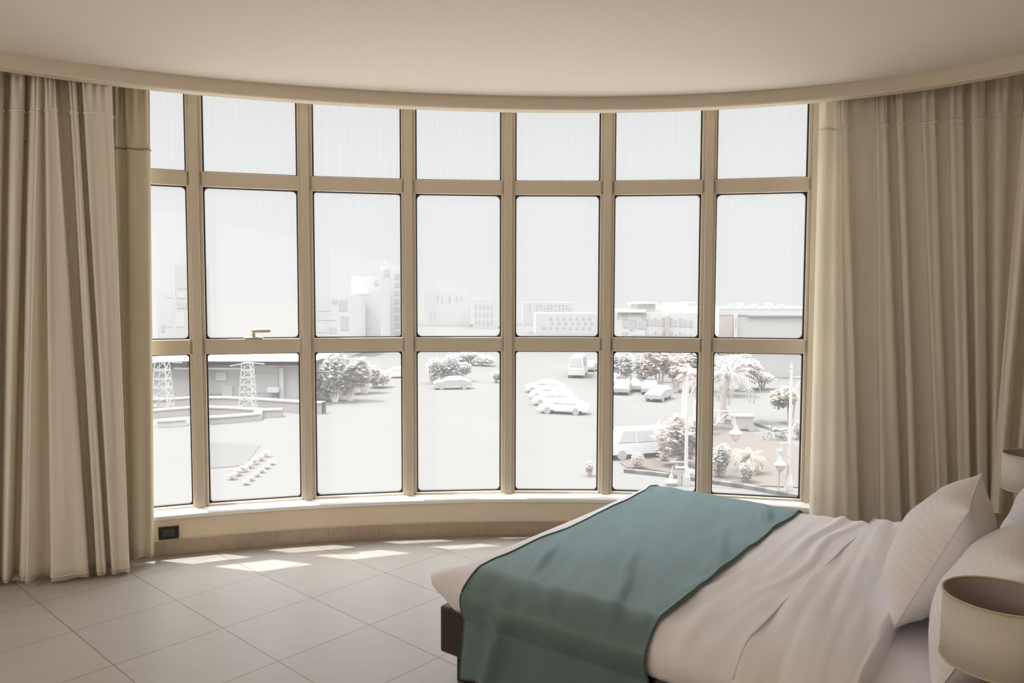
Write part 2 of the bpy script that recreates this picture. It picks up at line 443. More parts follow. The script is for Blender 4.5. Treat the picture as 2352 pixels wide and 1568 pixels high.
# ------------------------------------------------------------------ bow window: bays and mullions
RG = 6.983                                  # inner face of the frames
ZB = (0.2854, 1.2463, 1.3391, 2.2937, 2.3850, 2.96)
HW = 0.0459
def bay_frame(k):
    """plan basis of bay between mullion k and k+1"""
    a0, a1 = M0 + k * MD, M0 + (k + 1) * MD
    p0, p1 = pol(a0, RG), pol(a1, RG)
    d = (p1 - p0).normalized(); n = Vector((-d.y, d.x, 0))
    if n.y < 0: n = -n
    return p0, p1, d, n
def rrect(w, h, r, seg=5):
    pts = []
    for cx, cy, a in ((w / 2 - r, h / 2 - r, 0), (-w / 2 + r, h / 2 - r, 90), (-w / 2 + r, -h / 2 + r, 180), (w / 2 - r, -h / 2 + r, 270)):
        for i in range(seg + 1):
            t = math.radians(a + 90 * i / seg); pts.append((cx + r * cos(t), cy + r * sin(t)))
    return pts
for k in range(-2, 7):
    p0, p1, d, n = bay_frame(k)
    W = (p1 - p0).length
    mid = (p0 + p1) / 2
    root = thing('window_%d' % (k + 3), (mid.x, mid.y, 0), kind='structure')
    R3 = Matrix((d, n, Vector((0, 0, 1)))).transposed()
    inner = W - 2 * HW
    def P(x, z, y): return mid + d * x + n * y + Vector((0, 0, z))
    # rails
    b = MB()
    for za, zb in ((ZB[1], ZB[2]), (ZB[3], ZB[4])):
        b.box(P(0, (za + zb) / 2, 0.035), (W - 0.052, 0.07, zb - za), R3, 0.003, 1)
    b.box(P(0, (0.270 + ZB[0]) / 2, 0.04), (W - 0.052, 0.08, ZB[0] - 0.270), R3, 0.002, 1)
    b.box(P(0, 2.99, 0.035), (W - 0.052, 0.07, 0.06), R3)
    b.build('rail', M['frame'], root)
    for sx in (-1, 1):                        # the two stiles beside the glass
        b = MB(); xs = sx * (inner / 2 + 0.009)
        b.box(P(xs, 1.63, 0.028), (0.018, 0.056, 2.74), R3, 0.002, 1)
        b.box(P(sx * (inner / 2 + 0.0195), 1.63, 0.012), (0.004, 0.03, 2.74), R3)
        b.build('stile', M['frame'], root)
    for (za, zb, rr) in ((ZB[0], ZB[1], 0.035), (ZB[2], ZB[3], 0.035), (ZB[4], ZB[5], 0.008)):
        h = zb - za; zc = (za + zb) / 2
        g = MB(); q = [g.v(P(x, zc + z, 0.045)) for x, z in ((-inner / 2, -h / 2), (inner / 2, -h / 2), (inner / 2, h / 2), (-inner / 2, h / 2))]
        g.face(q); g.build('pane', M['glass'], root, recalc=False)
        g = MB()
        jr = rr * random.uniform(0.45, 1.0)
        o_ = rrect(inner, h, 0.003); i_ = rrect(inner - 0.016, h - 0.014, jr)
        Vv = []
        for lst, y in ((o_, 0.030), (i_, 0.030), (i_, 0.052), (o_, 0.052)):
            Vv.append([g.v(P(x, zc + z, y)) for x, z in lst])
        nn = len(o_)
        for a in range(4):
            A_, B_ = Vv[a], Vv[(a + 1) % 4]
            for i in range(nn): g.face([A_[i], A_[(i + 1) % nn], B_[(i + 1) % nn], B_[i]])
        g.build('gasket', M['gasket'], root)
    if k == 0:                                # the opening sash has a lever handle
        hp = at_y(582, 779, (mid + n * -0.0).y - 0.01)
        hx = (Vector((hp.x, hp.y, 0)) - mid).dot(d)
        g = MB()
        zt = ZB[2] + 0.001
        g.lathe([(0.001, 0.012), (0.02, 0.011), (0.038, 0.006), (0.045, 0.0)], 20, (0, 0, 0))
        bmesh.ops.scale(g.bm, vec=(1.45, 0.5, 1.3), verts=g.bm.verts)
        bmesh.ops.transform(g.bm, matrix=Matrix.Translation(P(hx, zt, 0.015)) @ R3.to_4x4(), verts=g.bm.verts)
        hb = g.build('handle_base', M['handle'], root, smooth=True)
        g = MB()
        g.tube([P(hx, zt + 0.008, 0.012), P(hx, zt + 0.03, 0.010), P(hx - 0.002, zt + 0.042, 0.006), P(hx + 0.012, zt + 0.050, 0.002)], [0.012, 0.011, 0.012, 0.012], 12)
        g.tube([P(hx - 0.010, zt + 0.049, 0.002), P(hx + 0.01, zt + 0.050, 0.0), P(hx + 0.05, zt + 0.051, -0.006), P(hx + 0.095, zt + 0.050, -0.012), P(hx + 0.105, zt + 0.049, -0.013)], [0.009, 0.0125, 0.013, 0.011, 0.006], 12)
        g.build('lever', M['handle'], root, smooth=True)
tn = 3
for k in range(-2, 8):
    a = M0 + k * MD; er = Vector((sin(a), cos(a), 0)); et = Vector((cos(a), -sin(a), 0))
    R3 = Matrix((et, er, Vector((0, 0, 1)))).transposed()
    b = MB(); c = pol(a, RG)
    b.box(c + er * -0.004 + Vector((0, 0, 1.64)), (0.050, 0.050, 2.766), R3, 0.004, 2)
    b.box(c + er * 0.06 + Vector((0, 0, 1.64)), (0.048, 0.10, 2.766), R3)
    tag(b.build('trim_%d' % tn, M['frame']), kind='structure'); tn += 1

# ------------------------------------------------------------------ socket on the low wall
sp = at_r(390, 1228, 6.92); sa = atan2(sp.x - CX, sp.y - CY)
er = Vector((sin(sa), cos(sa), 0)); et = Vector((cos(sa), -sin(sa), 0)); R3 = Matrix((et, er, Vector((0, 0, 1)))).transposed()
so = thing('wall_socket', pol(sa, 6.92, 0.145), 'black double wall socket on the low wall below the window, beside the left curtain', 'socket')
c = pol(sa, 6.914, 0.145)
b = MB(); b.box(c, (0.115, 0.012, 0.076), R3, 0.003, 2); b.build('plate', M['black_plastic'], so)
b = MB(); b.box(c - er * 0.0068, (0.072, 0.004, 0.044), R3, 0.001, 1); b.build('socket_insert', M['grey_plastic'], so)
for dz in (-0.008, 0.008):
    b = MB(); b.box(c - er * 0.0091 + Vector((0, 0, dz)), (0.005, 0.001, 0.005), R3, 0.0, 1); b.build('socket_hole', M['black_plastic'], so)

# ------------------------------------------------------------------ curtains
def catmull(P, t):
    n = len(P) - 1; x = t * n; i = min(int(x), n - 1); f = x - i
    p = [P[max(0, i - 1)], P[i], P[i + 1], P[min(n, i + 2)]]
    return 0.5 * ((2 * p[1]) + (p[2] - p[0]) * f + (2 * p[0] - 5 * p[1] + 4 * p[2] - p[3]) * f * f + (3 * p[1] - p[0] - 3 * p[2] + p[3]) * f ** 3)
def curtain(name, nodes, Rf, Rb, m, label, ztop=2.99, zbot=0.02, ytop=300, ybot=1150, seam=2.66, seed=0, per=7, group=None, hem=0.012, seam_m=None, bell=0.3):
    """nodes: (pixel x near the top, pixel x near the bottom, 'f'/'b'); fold crests run straight between the two"""
    nt = len(nodes); top = []; bot = []
    for xt, xb, k in nodes:
        Rt = Rf if k == 'f' else Rb
        a = at_r(xt, ytop, Rt); c = at_r(xb, ybot, Rt - (0.02 if k == 'f' else -0.0))
        top.append(a); bot.append(c)
    zt = sum(p.z for p in top) / nt; zb = sum(p.z for p in bot) / nt
    NS = (nt - 1) * per; NZ = 46
    zs = [lerp(ztop, zbot, (j / NZ)) for j in range(NZ + 1)]
    rows = []
    for i in range(NS + 1):
        t = i / NS
        T = catmull(top, t); Bp = catmull(bot, t); col = []
        for z in zs:
            w = (zt - z) / (zt - zb); w2 = max(-0.1, w)
            p = Vector((lerp(T.x, Bp.x, w2), lerp(T.y, Bp.y, w2), z))
            # small irregular sway of each fold, gathers above the seam
            q = noise.noise(Vector((t * nt * 0.9 + seed, z * 0.7, seed))) * 0.014 * min(1, (ztop - z) * 0.8 + 0.15)
            ph = atan2(p.x - CX, p.y - CY); rad = hypot(p.x - CX, p.y - CY) - DR
            if z > seam:
                g = (z - seam) / 0.2
                q += 0.012 * g * sin(t * nt * 5.1 + seed)
            fl = 0.0
            if z < 0.05: fl = 0.0
            rad = rad - q; col.append(pol(ph, min(rad, 6.872), z + (0.010 * noise.noise(Vector((t * nt * 0.7, seed, 0))) * (1 if z < 0.1 else 0))))
        rows.append(col)
    root = thing(name, rows[NS // 2][-1], label, 'curtain', group)
    root.location.z = 0
    b = MB(); b.grid(rows); cl = b.build('cloth', m, root, smooth=True)
    so = cl.modifiers.new('thick', 'SOLIDIFY'); so.thickness = 0.0015; so.offset = 0
    # stitched line under the heading and the bottom hem follow the cloth
    js = min(range(len(zs)), key=lambda j: abs(zs[j] - seam))
    for nm, z0, rr, mm in (('heading_seam', seam, 0.0065, seam_m or M['sheer_seam']), ('hem', zbot + 0.025, 0.003, m)):
        pts = []
        for i in range(NS + 1):
            col = rows[i]
            jj = 0
            while jj < NZ - 1 and col[jj + 1].z > z0: jj += 1
            f = (col[jj].z - z0) / max(1e-6, col[jj].z - col[jj + 1].z)
            p = col[jj].lerp(col[jj + 1], f)
            z = z0 + (0.010 * noise.noise(Vector((i * 0.09 + seed, 1.3, 0))) if nm == 'heading_seam' else 0)
            ph = atan2(p.x - CX, p.y - CY); rad = hypot(p.x - CX, p.y - CY) - DR
            pts.append(pol(ph, rad - 0.0015, z))
        b = MB(); b.tube(pts, rr, 5); b.build(nm, mm, root, smooth=True)
    return root
# far left: sheer in the corner shadow, gathered sheer in front of it, plain lining next to the glass
curtain('sheer_curtain', [(-160, -190, 'b'), (-130, -150, 'f'), (-100, -120, 'b'), (-70, -80, 'f'), (-45, -60, 'b'), (-20, -30, 'f'), (0, -14, 'f'), (10, 0, 'b'), (28, 12, 'f'), (48, 24, 'f'), (56, 40, 'b'), (70, 52, 'f'), (82, 70, 'f'), (90, 95, 'b')],
        6.74, 6.83, M['sheer'], 'shaded cream sheer curtain at the left edge, behind the gathered one', ybot=1330, seed=2, seam=2.62)
curtain('sheer_curtain', [(80, 60, 'f'), (86, 66, 'f'), (93, 92, 'b'), (97, 118, 'b'), (104, 121, 'f'), (114, 150, 'f'), (126, 180, 'f'), (131, 204, 'f'), (134, 206, 'b'), (146, 214, 'b'), (160, 222, 'b'), (163, 226, 'f'), (170, 238, 'f'), (178, 245, 'f'), (181, 248, 'b'), (190, 256, 'b'), (195, 260, 'f'), (212, 272, 'f'), (228, 282, 'f'), (244, 292, 'f'), (254, 300, 'f'), (258, 298, 'b')],
        6.65, 6.73, M['sheer'], 'gathered cream sheer curtain hanging in deep folds left of the window', ybot=1310, seed=5, seam=2.62)
curtain('lining_curtain', [(-150, -150, 'f'), (-100, -100, 'b'), (-50, -50, 'f'), (0, 0, 'b'), (50, 50, 'f'), (100, 100, 'b'), (150, 155, 'f'), (190, 200, 'b'), (225, 235, 'f'), (240, 250, 'b'), (262, 275, 'f'), (275, 290, 'b'), (284, 300, 'b'), (292, 310, 'f'), (315, 332, 'f'), (336, 350, 'f'), (342, 357, 'b')],
        6.82, 6.86, M['blackout'], 'flat tan lining curtain against the leftmost visible window bay', ybot=1270, seed=9, seam=2.47, seam_m=M['seam_dark'], zbot=0.04)
# right side
curtain('sheer_curtain', [(1878, 1862, 'b'), (1888, 1872, 'f'), (1902, 1888, 'f'), (1912, 1905, 'b'), (1922, 1925, 'b'), (1926, 1940, 'f'), (1934, 1955, 'f'), (1945, 1971, 'f'), (1949, 1973, 'b'), (1985, 2000, 'b'), (2008, 2018, 'b'), (2012, 2026, 'f'), (2024, 2048, 'f'), (2036, 2069, 'f'), (2040, 2072, 'b'), (2055, 2086, 'b'), (2060, 2092, 'f'), (2073, 2107, 'f'), (2078, 2112, 'b'), (2112, 2148, 'b'), (2118, 2154, 'f'), (2132, 2166, 'f'), (2146, 2178, 'f'), (2151, 2182, 'b'), (2172, 2196, 'b'), (2182, 2206, 'f'), (2196, 2218, 'f'), (2210, 2230, 'f'), (2214, 2233, 'b'), (2224, 2242, 'b'), (2232, 2250, 'f'), (2256, 2268, 'f'), (2261, 2271, 'b'), (2272, 2276, 'b'), (2290, 2282, 'f'), (2309, 2290, 'f'), (2320, 2300, 'b'), (2345, 2320, 'b')],
        6.71, 6.757, M['sheer'], 'wide cream sheer curtain right of the window, its left folds over the glass', ybot=1110, seed=13, seam=2.63)
curtain('sheer_curtain', [(2344, 2280, 'f'), (2352, 2290, 'f'), (2366, 2304, 'f'), (2372, 2312, 'b'), (2392, 2326, 'b'), (2400, 2334, 'f'), (2416, 2344, 'f'), (2422, 2350, 'b'), (2450, 2380, 'b'), (2470, 2400, 'f'), (2500, 2430, 'b'), (2530, 2470, 'f'), (2560, 2510, 'b')],
        6.50, 6.60, M['sheer'], 'cream curtain at the right edge, above the far pillows and bedside lamp', ybot=1110, seed=17, seam=2.63)
curtain('lining_curtain', [(1924, 1916, 'f'), (1945, 1936, 'b'), (1985, 1976, 'f'), (2025, 2020, 'b'), (2070, 2065, 'f'), (2120, 2115, 'b'), (2170, 2165, 'f'), (2230, 2225, 'b'), (2290, 2285, 'f'), (2360, 2355, 'b'), (2430, 2425, 'f')],
        6.80, 6.85, M['blackout'], 'tan lining curtain behind the wide sheer curtain right of the window', ybot=1110, seed=21, seam=2.47, seam_m=M['seam_dark'])

# ------------------------------------------------------------------ bed
BW, BL, BH = 1.78, 2.06, 0.50
bed = thing('double_bed', BU(BW / 2, BL / 2), 'double bed with dark brown leather base and dark block legs, made up in white', 'bed')
RB = Matrix((U, V, Vector((0, 0, 1)))).transposed()
b = MB(); b.box(BU(BW / 2, BL / 2 - 0.005, 0.232), (BW + 0.0, BL + 0.05, 0.196), RB, 0.018, 3); o = b.build('bed_base', M['leather'], bed); autosmooth(o, 50)
for uu in (0.115, BW - 0.115):
    for vv in (0.075, BL - 0.10):
        b = MB(); b.box(BU(uu, vv, 0.069), (0.12, 0.12, 0.138), RB, 0.004, 1); b.build('leg', M['leg_wood'], bed)
b = MB(); b.box(BU(BW / 2, BL / 2, 0.39), (BW - 0.07, BL - 0.08, 0.12), RB, 0.03, 3); b.build('mattress', M['mattress'], bed)
b = MB(); b.box(BU(BW / 2, BL + 0.09, 0.55), (BW + 0.1, 0.08, 1.1), RB, 0.02, 3); b.build('headboard', M['leather'], bed)

RR = 0.075
def bed_surf(S, T, H, r=RR, W=BW, off=0.0, foot=True):
    """S,T cloth coordinates measured from the near side and the foot; over the edges the cloth bends and hangs"""
    eu = max(0.0, r - S); ev = max(0.0, r - T) if foot else 0.0
    far = False
    if S > W - r: eu = S - (W - r); far = True
    p = 3.0
    e = (eu ** p + ev ** p) ** (1 / p) if eu + ev > 0 else 0.0
    if e <= 0: return S, T, H
    nn = sqrt(eu * eu + ev * ev); du, dv = eu / nn, ev / nn
    qa = r * pi / 2
    if e < qa: out, drop = r * sin(e / r), r * (1 - cos(e / r))
    else:
        out, drop = r + off * (1 - math.exp(-(e - qa) * 8)), r + (e - qa)
    base_u = max(S, r) if not far else W - r
    base_v = max(T, r) if foot else T
    u = base_u - out * du if not far else base_u + out * du
    v = base_v - out * dv
    return u, v, H - drop
def duvet_h(S, T):
    """puffs and long creases, mostly running across the bed"""
    n1 = noise.noise(Vector((S * 1.3, T * 2.2, 0.3))) * 0.014
    w = T + 0.06 * noise.noise(Vector((S * 1.6, T * 1.2, 4))) - 0.05 * S
    a = sstep(0.85, 1.02, T)
    n2 = 0.0
    for c0, amp, wd in ((1.00, 0.008, 0.018), (1.085, 0.013, 0.022), (1.16, 0.009, 0.016), (0.95, 0.006, 0.02)):
        x = (w - c0 + 0.045 + 0.03 * noise.noise(Vector((S * 2.1, c0 * 9, 1)))) / wd
        n2 += amp * math.exp(-x * x) * (0.55 + 0.45 * sin(S * 3 + c0 * 20))
    n3 = 0.0035 * noise.noise(Vector((S * 5 + T * 6, T * 22, 7)))
    return n1 + a * (n2 * 1.5 + n3 * 1.6)
def near_pt(S, T, H, **k):
    u, v, z = bed_surf(S, T, H, **k); return u, v, z

def cloth(name, s0, s1, t0, t1, ns, nt, fn, m, label, cat, thick=0.004, parent=None, smooth=True):
    rows = []
    for i in range(ns + 1):
        rows.append([fn(lerp(s0, s1, i / ns), lerp(t0, t1, j / nt)) for j in range(nt + 1)])
    b = MB(); b.grid(rows)
    if parent is not None: o = b.build(name, m, parent, smooth=True, recalc=True)
    else: o = b.build(name, m, None, smooth=True, loc=BU(BW / 2, (t0 + t1) / 2, 0))
    md = o.modifiers.new('thick', 'SOLIDIFY'); md.thickness = thick; md.offset = 0
    if label: tag(o, label, cat)
    return o
def duvet_pt(S, T, lift=0.0, H=BH - 0.004):
    u, v, z = bed_surf(S, T, H, off=0.012)
    hh = duvet_h(S, T) + lift
    eu = RR - S; ev = RR - T
    # direction of the puff: up on top, outwards on the sides
    side = sstep(0.0, 0.12, max(eu, ev, S - (BW - RR)))
    fold = 0.010 * noise.noise(Vector((T * 5 + 3, S * 3, 2))) + 0.008 * noise.noise(Vector((T * 14, S * 4, 5)))
    z += hh * (1 - side)
    if side > 0:
        bulge = 0.032 * sin(min(1, max(0, (BH - z) / 0.17)) * pi)
        o_ = side * (fold + bulge + lift * 0.8)
        if eu > ev and S < BW / 2: u -= o_
        elif S > BW / 2 and S - (BW - RR) > ev: u += o_
        else: v -= o_
    # the stuffed corner sticks out as a soft point
    dc = hypot(max(0.0, S + 0.02), max(0.0, T + 0.02)) if (S > -0.3 and T > -0.3) else 1
    k = math.exp(-((S + 0.01) ** 2 + (T + 0.01) ** 2) / 0.0035)
    u -= 0.042 * k; v -= 0.055 * k; z += 0.030 * k
    return BU(u, v, z)
duv = thing('duvet', BU(BW / 2, 0.8, 0), 'rumpled white duvet covering the bed, its top edge folded back', 'duvet')
def cover_pt(S, T):
    # the hem is tucked in above the base and rises towards the foot corner
    h = 0.125 - 0.105 * (1 - sstep(-0.10, 0.10, T))
    if S < 0.06: S = 0.06 - (0.06 - S) / 0.185 * (0.06 + h)
    return duvet_pt(S, T)
cloth('cover', -0.125, BW + 0.16, -0.13, 1.42, 110, 130, cover_pt, M['linen'], None, None, 0.006, duv)
def band_edge(S): return 1.245 + 0.035 * (S / BW) + 0.006 * noise.noise(Vector((S * 4, 0, 0)))
def band_pt(S, x):
    e0 = band_edge(S); e1 = 1.60 - 0.012 * S
    if x < 0.06:
        T = e0; lift = 0.004 + sin(x / 0.06 * pi / 2) * 0.024
    elif x > 0.88:
        f = (x - 0.88) / 0.12; T = e1 - 0.02 + 0.02 * sin(f * pi / 2); lift = 0.028 - 0.060 * (1 - cos(f * pi / 2))
    else:
        f = (x - 0.06) / 0.82; T = lerp(e0, e1 - 0.02, f)
        lift = 0.028 + 0.012 * sin(f * pi) + 0.016 * noise.noise(Vector((S * 2.4 + f * 1.5, f * 2.2, 9))) + 0.006 * noise.noise(Vector((S * 1.5, f * 9 + S * 3, 3)))
    u, v, z = bed_surf(S, T, BH, off=0.02)
    side = sstep(0.0, 0.12, RR - S) if S < BW / 2 else sstep(0, 0.12, S - (BW - RR))
    z += (lift + max(0.0, duvet_h(S, T)) * 0.8) * (1 - side)
    o_ = side * (lift + 0.012 + 0.020 * noise.noise(Vector((T * 12, S * 3, 6))) + 0.012)
    u += -o_ if S < BW / 2 else o_
    return BU(u, v, z)
cloth('folded_edge', -0.20, BW + 0.26, 0.0, 1.0, 110, 60, band_pt, M['linen'], None, None, 0.004, duv)
b = MB(); b.tube([band_pt(lerp(-0.20, BW + 0.26, i / 90), 0.055) + Vector((0, 0, 0.002)) for i in range(91)], 0.0035, 6); b.build('fold_piping', M['linen'], duv, smooth=True)
# fitted sheet at the head end
def sheet_pt(S, T):
    u, v, z = bed_surf(S, T, 0.474, off=0.0, foot=False)
    z += 0.005 * noise.noise(Vector((S * 3, T * 4, 11))); return BU(u, v, z)
cloth('fitted_sheet', -0.17, BW + 0.17, 1.42, BL + 0.02, 70, 30, sheet_pt, M['linen'], 'smooth white fitted sheet showing between the folded duvet and the pillows', 'sheet', 0.003)

# teal runner
R0, R1 = 0.132, 0.945
def run_pt(S, x):
    skew = -0.035 * (S / BW)
    e0 = R0 + skew + 0.008 * noise.noise(Vector((S * 3.5, 1, 0))) + 0.004 * noise.noise(Vector((S * 9, 4, 0)))
    e1 = R1 + skew * 0.9 + 0.014 * noise.noise(Vector((S * 2.8, 5, 0))) + 0.006 * noise.noise(Vector((S * 8, 8, 0)))
    T = lerp(e0, e1, x)
    if S < 0: S2 = S * (1 - 0.36 * max(0, x - 0.02))    # the hem rises to the right
    else: S2 = S
    base = duvet_pt(S2, T)
    # lift off the duvet
    side = sstep(0.0, 0.12, RR - S2) if S2 < BW / 2 else sstep(0, 0.12, S2 - (BW - RR))
    w = T * 1.0 + S * 0.35
    lf = 0.012 + 0.012 * max(0, noise.noise(Vector((S * 2.0, w * 7, 2)))) + 0.008 * noise.noise(Vector((S * 3 + 1, w * 11, 6)))
    for (cs, ct, ln, wd, am) in ((0.28, 0.30, 0.16, 0.02, 0.012), (0.42, 0.62, 0.2, 0.022, 0.010), (0.95, 0.8, 0.25, 0.03, 0.010), (1.5, 0.82, 0.12, 0.02, 0.014), (0.2, 0.72, 0.15, 0.02, 0.009), (1.6, 0.12, 0.08, 0.015, 0.008)):
        ds, dt = S - cs, T - ct
        a_ = ds * 0.94 - dt * 0.34; c_ = ds * 0.34 + dt * 0.94
        lf += 1.5 * am * math.exp(-(a_ / ln) ** 2 - (c_ / wd) ** 2)
    if S2 < BW / 2:
        hang = max(0.0, -S2 - 0.02)
        f2 = 0.042 * math.exp(-abs((T - 0.36 + 0.30 * hang) / 0.045) ** 1.6) * min(1, hang * 6)
        f3 = 0.024 * noise.noise(Vector((T * 7, S * 1.2, 8))) * min(1, hang * 6)
        out = side * (0.022 + f2 + f3 + 0.05 * hang)
        return base + Vector((0, 0, lf * (1 - side))) - U * out
    return base + Vector((0, 0, lf * (1 - side))) + U * side * 0.02
S0, S1 = -0.365, BW + 0.30
run = thing('bed_runner', BU(BW / 2, 0.5, 0), 'teal wool runner across the foot of the white bed', 'blanket')
cloth('runner_cloth', S0, S1, 0.0, 1.0, 180, 90, run_pt, M['teal'], None, None, 0.005, run)
for x in (0.004, 0.996):
    b = MB(); b.tube([run_pt(lerp(S0, S1, i / 200), x) + Vector((0, 0, 0.003)) for i in range(201)], 0.0045, 6); b.build('side_hem', M['teal_hem'], run, smooth=True)
b = MB(); b.tube([run_pt(S0 + 0.004, j / 80) for j in range(81)], 0.0045, 6); b.build('end_hem', M['teal_hem'], run, smooth=True)

# ------------------------------------------------------------------ pillows
def pillow(name, bl, br, tl, thick, m, label, seed, group='pillows on the bed', sag=0.0, pinch=0.085):
    """bl, br bottom corners, tl top corner over bl; thickness towards the foot of the bed"""
    bl, br, tl = Vector(bl), Vector(br), Vector(tl)
    ex = (br - bl); Wd = ex.length; ex.normalize(); ey = tl - bl; ey = ey - ex * ey.dot(ex); Ht = ey.length; ey.normalize()
    shear = (tl - bl).dot(ex)
    ez = ex.cross(ey).normalized()
    if ez.dot(-V) < 0: ez = -ez
    ctr = bl + ex * Wd / 2 + ey * Ht / 2
    root = thing(name, ctr, label, 'pillow', group)
    N = 44
    def pt(a, c, s):
        # a,c in -1..1
        x = a * (1 - pinch * (1 - c * c) * 0 - pinch * (1 - abs(c) ** 2) * abs(a) ** 3)
        y = c * (1 - pinch * (1 - abs(a) ** 2) * abs(c) ** 3)
        h = max(0.0, (1 - abs(a) ** 2.6)) ** 0.62 * max(0.0, (1 - abs(c) ** 2.4)) ** 0.62
        nz = noise.noise(Vector((a * 1.6 + seed, c * 1.6, s * 3.0))) * 0.10 * h
        cr = noise.noise(Vector((a * 5 + seed, c * 5, s))) * 0.022 * (1 - h) * (1 if h > 0 else 0)
        zz = s * (h * 0.5 * thick * (1 + nz * 2)) + cr * thick
        return ctr + ex * (x * Wd / 2 + shear * y * 0.5) + ey * (y * Ht / 2 - sag * h) + ez * zz
    def warp(t):  # denser at edges
        return sin(t * pi / 2)
    me_rows = {}
    bm = MB(); uvs = []
    V_ = {}
    for s in (1, -1):
        for i in range(N + 1):
            for j in range(N + 1):
                edge = i in (0, N) or j in (0, N)
                key = (i, j, 0) if edge else (i, j, s)
                if key not in V_:
                    V_[key] = bm.v(pt(warp(-1 + 2 * i / N), warp(-1 + 2 * j / N), s))
    uvl = bm.bm.loops.layers.uv.new('UVMap')
    for s in (1, -1):
        def g(i, j): return V_[(i, j, 0)] if (i in (0, N) or j in (0, N)) else V_[(i, j, s)]
        for i in range(N):
            for j in range(N):
                q = [(i, j), (i + 1, j), (i + 1, j + 1), (i, j + 1)]
                f = bm.face([g(*t) for t in q])
                if f:
                    for lp, t in zip(f.loops, q): lp[uvl].uv = (t[1] / N, t[0] / N)
    bm.build('pillowcase', m, root, smooth=True)
    b = MB(); loop = []
    for i in range(N): loop.append(pt(warp(-1 + 2 * i / N), -1, 1))
    for i in range(N): loop.append(pt(1, warp(-1 + 2 * i / N), 1))
    for i in range(N): loop.append(pt(warp(1 - 2 * i / N), 1, 1))
    for i in range(N + 1): loop.append(pt(-1, warp(1 - 2 * i / N), 1))
    b.tube(loop, 0.0032, 5); b.build('seam', M['linen'], root, smooth=True)
    return root
zb = 0.475
pillow('pillow', BU(0.44, 1.59, zb + 0.03), BU(1.04, 1.565, zb + 0.03), BU(0.41, 1.80, 0.955), 0.27, M['stripe'], 'front white striped pillow leaning on the two behind, nearest the folded duvet', 3)
pillow('pillow', BU(0.06, 1.765, zb + 0.03), BU(0.74, 1.79, zb + 0.03), BU(0.06, 1.98, 0.91), 0.28, M['stripe'], 'white pillow behind the near bedside lamp, rising over its shade', 8)
pillow('pillow', BU(0.90, 1.90, zb + 0.03), BU(1.58, 1.90, zb + 0.03), BU(0.90, 2.02, 0.93), 0.24, M['stripe'], 'white pillow on the far side of the bed beside the far lamp', 14)

# ------------------------------------------------------------------ nightstands and lamps
def nightstand(c, label):
    root = thing('nightstand', (c.x, c.y, 0), label, 'nightstand', 'nightstands by the bed')
    b = MB(); b.box(Vector((c.x, c.y, 0.28)), (0.42, 0.38, 0.40), RB, 0.004, 1); b.build('cabinet_body', M['stand_wood'], root)
    b = MB(); b.box(Vector((c.x, c.y, 0.492)), (0.45, 0.41, 0.024), RB, 0.004, 1); b.build('top', M['stand_wood'], root)
    for i, z in enumerate((0.19, 0.37)):
        b = MB(); b.box(Vector((c.x, c.y, z)) - V * 0.196, (0.39, 0.014, 0.165), RB, 0.003, 1); dr = b.build('drawer', M['stand_wood'], root)
        b = MB(); b.box(Vector((c.x, c.y, z)) - V * 0.212, (0.10, 0.018, 0.012), RB, 0.003, 1); b.build('handle', M['chrome'], dr)
    for su in (-0.18, 0.18):
        for sv in (-0.16, 0.16):
            b = MB(); b.box(Vector((c.x, c.y, 0.04)) + U * su + V * sv, (0.04, 0.04, 0.08), RB); b.build('leg', M['leg_wood'], root)
def lamp(c, label, ztop=0.945, rt=0.128, rb=0.130, h=0.163):
    root = thing('table_lamp', (c.x, c.y, 0.504), label, 'lamp', 'bedside lamps')
    cc = Vector((c.x, c.y, 0)); zb_ = ztop - h
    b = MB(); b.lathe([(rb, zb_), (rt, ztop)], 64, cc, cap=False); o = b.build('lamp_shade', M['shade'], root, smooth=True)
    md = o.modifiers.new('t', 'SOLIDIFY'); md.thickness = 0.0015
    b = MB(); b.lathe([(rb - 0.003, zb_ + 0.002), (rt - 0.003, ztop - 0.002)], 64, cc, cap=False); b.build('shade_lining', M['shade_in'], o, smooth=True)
    for r_, z_ in ((rt, ztop), (rb, zb_)):
        b = MB(); pts = [cc + Vector((r_ * cos(t * 2 * pi / 64), r_ * sin(t * 2 * pi / 64), z_)) for t in range(65)]
        b.tube(pts, 0.003, 6); b.build('binding', M['shade_trim'], o, smooth=True)
    b = MB(); b.box(cc + Vector((0, 0, 0.514)), (0.14, 0.14, 0.02), RB, 0.004, 2); b.box(cc + Vector((0, 0, 0.624)), (0.075, 0.075, 0.20), RB, 0.006, 2); b.build('lamp_base', M['wood'], root)
    b = MB(); b.tube([cc + Vector((0, 0, 0.72)), cc + Vector((0, 0, 0.75))], 0.006, 8); b.lathe([(0.018, 0.725), (0.018, 0.755)], 16, cc); b.build('bulb_holder', M['chrome'], root, smooth=False)
    b = MB(); b.lathe([(0.014, 0.755), (0.026, 0.772), (0.027, 0.788), (0.017, 0.806), (0.002, 0.812)], 20, cc); b.build('bulb', M['bulb'], root, smooth=True)
    b = MB()
    for k in range(3):
        a = k * 2 * pi / 3; b.tube([cc + Vector((0, 0, 0.75)), cc + Vector((rt * cos(a), rt * sin(a), 0.76))], 0.0015, 5)
    b.build('shade_spider', M['chrome'], root)
LN = Vector((1.197, 1.80, 0)); LF = Vector((2.41, 3.44, 0))
nightstand(LN - U * 0.16, 'brown wooden nightstand under the near bedside lamp, mostly out of view')
nightstand(LF + U * 0.15, 'brown wooden nightstand at the far side of the bed, hidden behind pillows')
lamp(LN, 'round bedside lamp close to the camera, its open shade seen from above', ztop=0.885)
lamp(LF, 'bedside lamp beyond the far pillow in front of the right curtain', ztop=0.892)

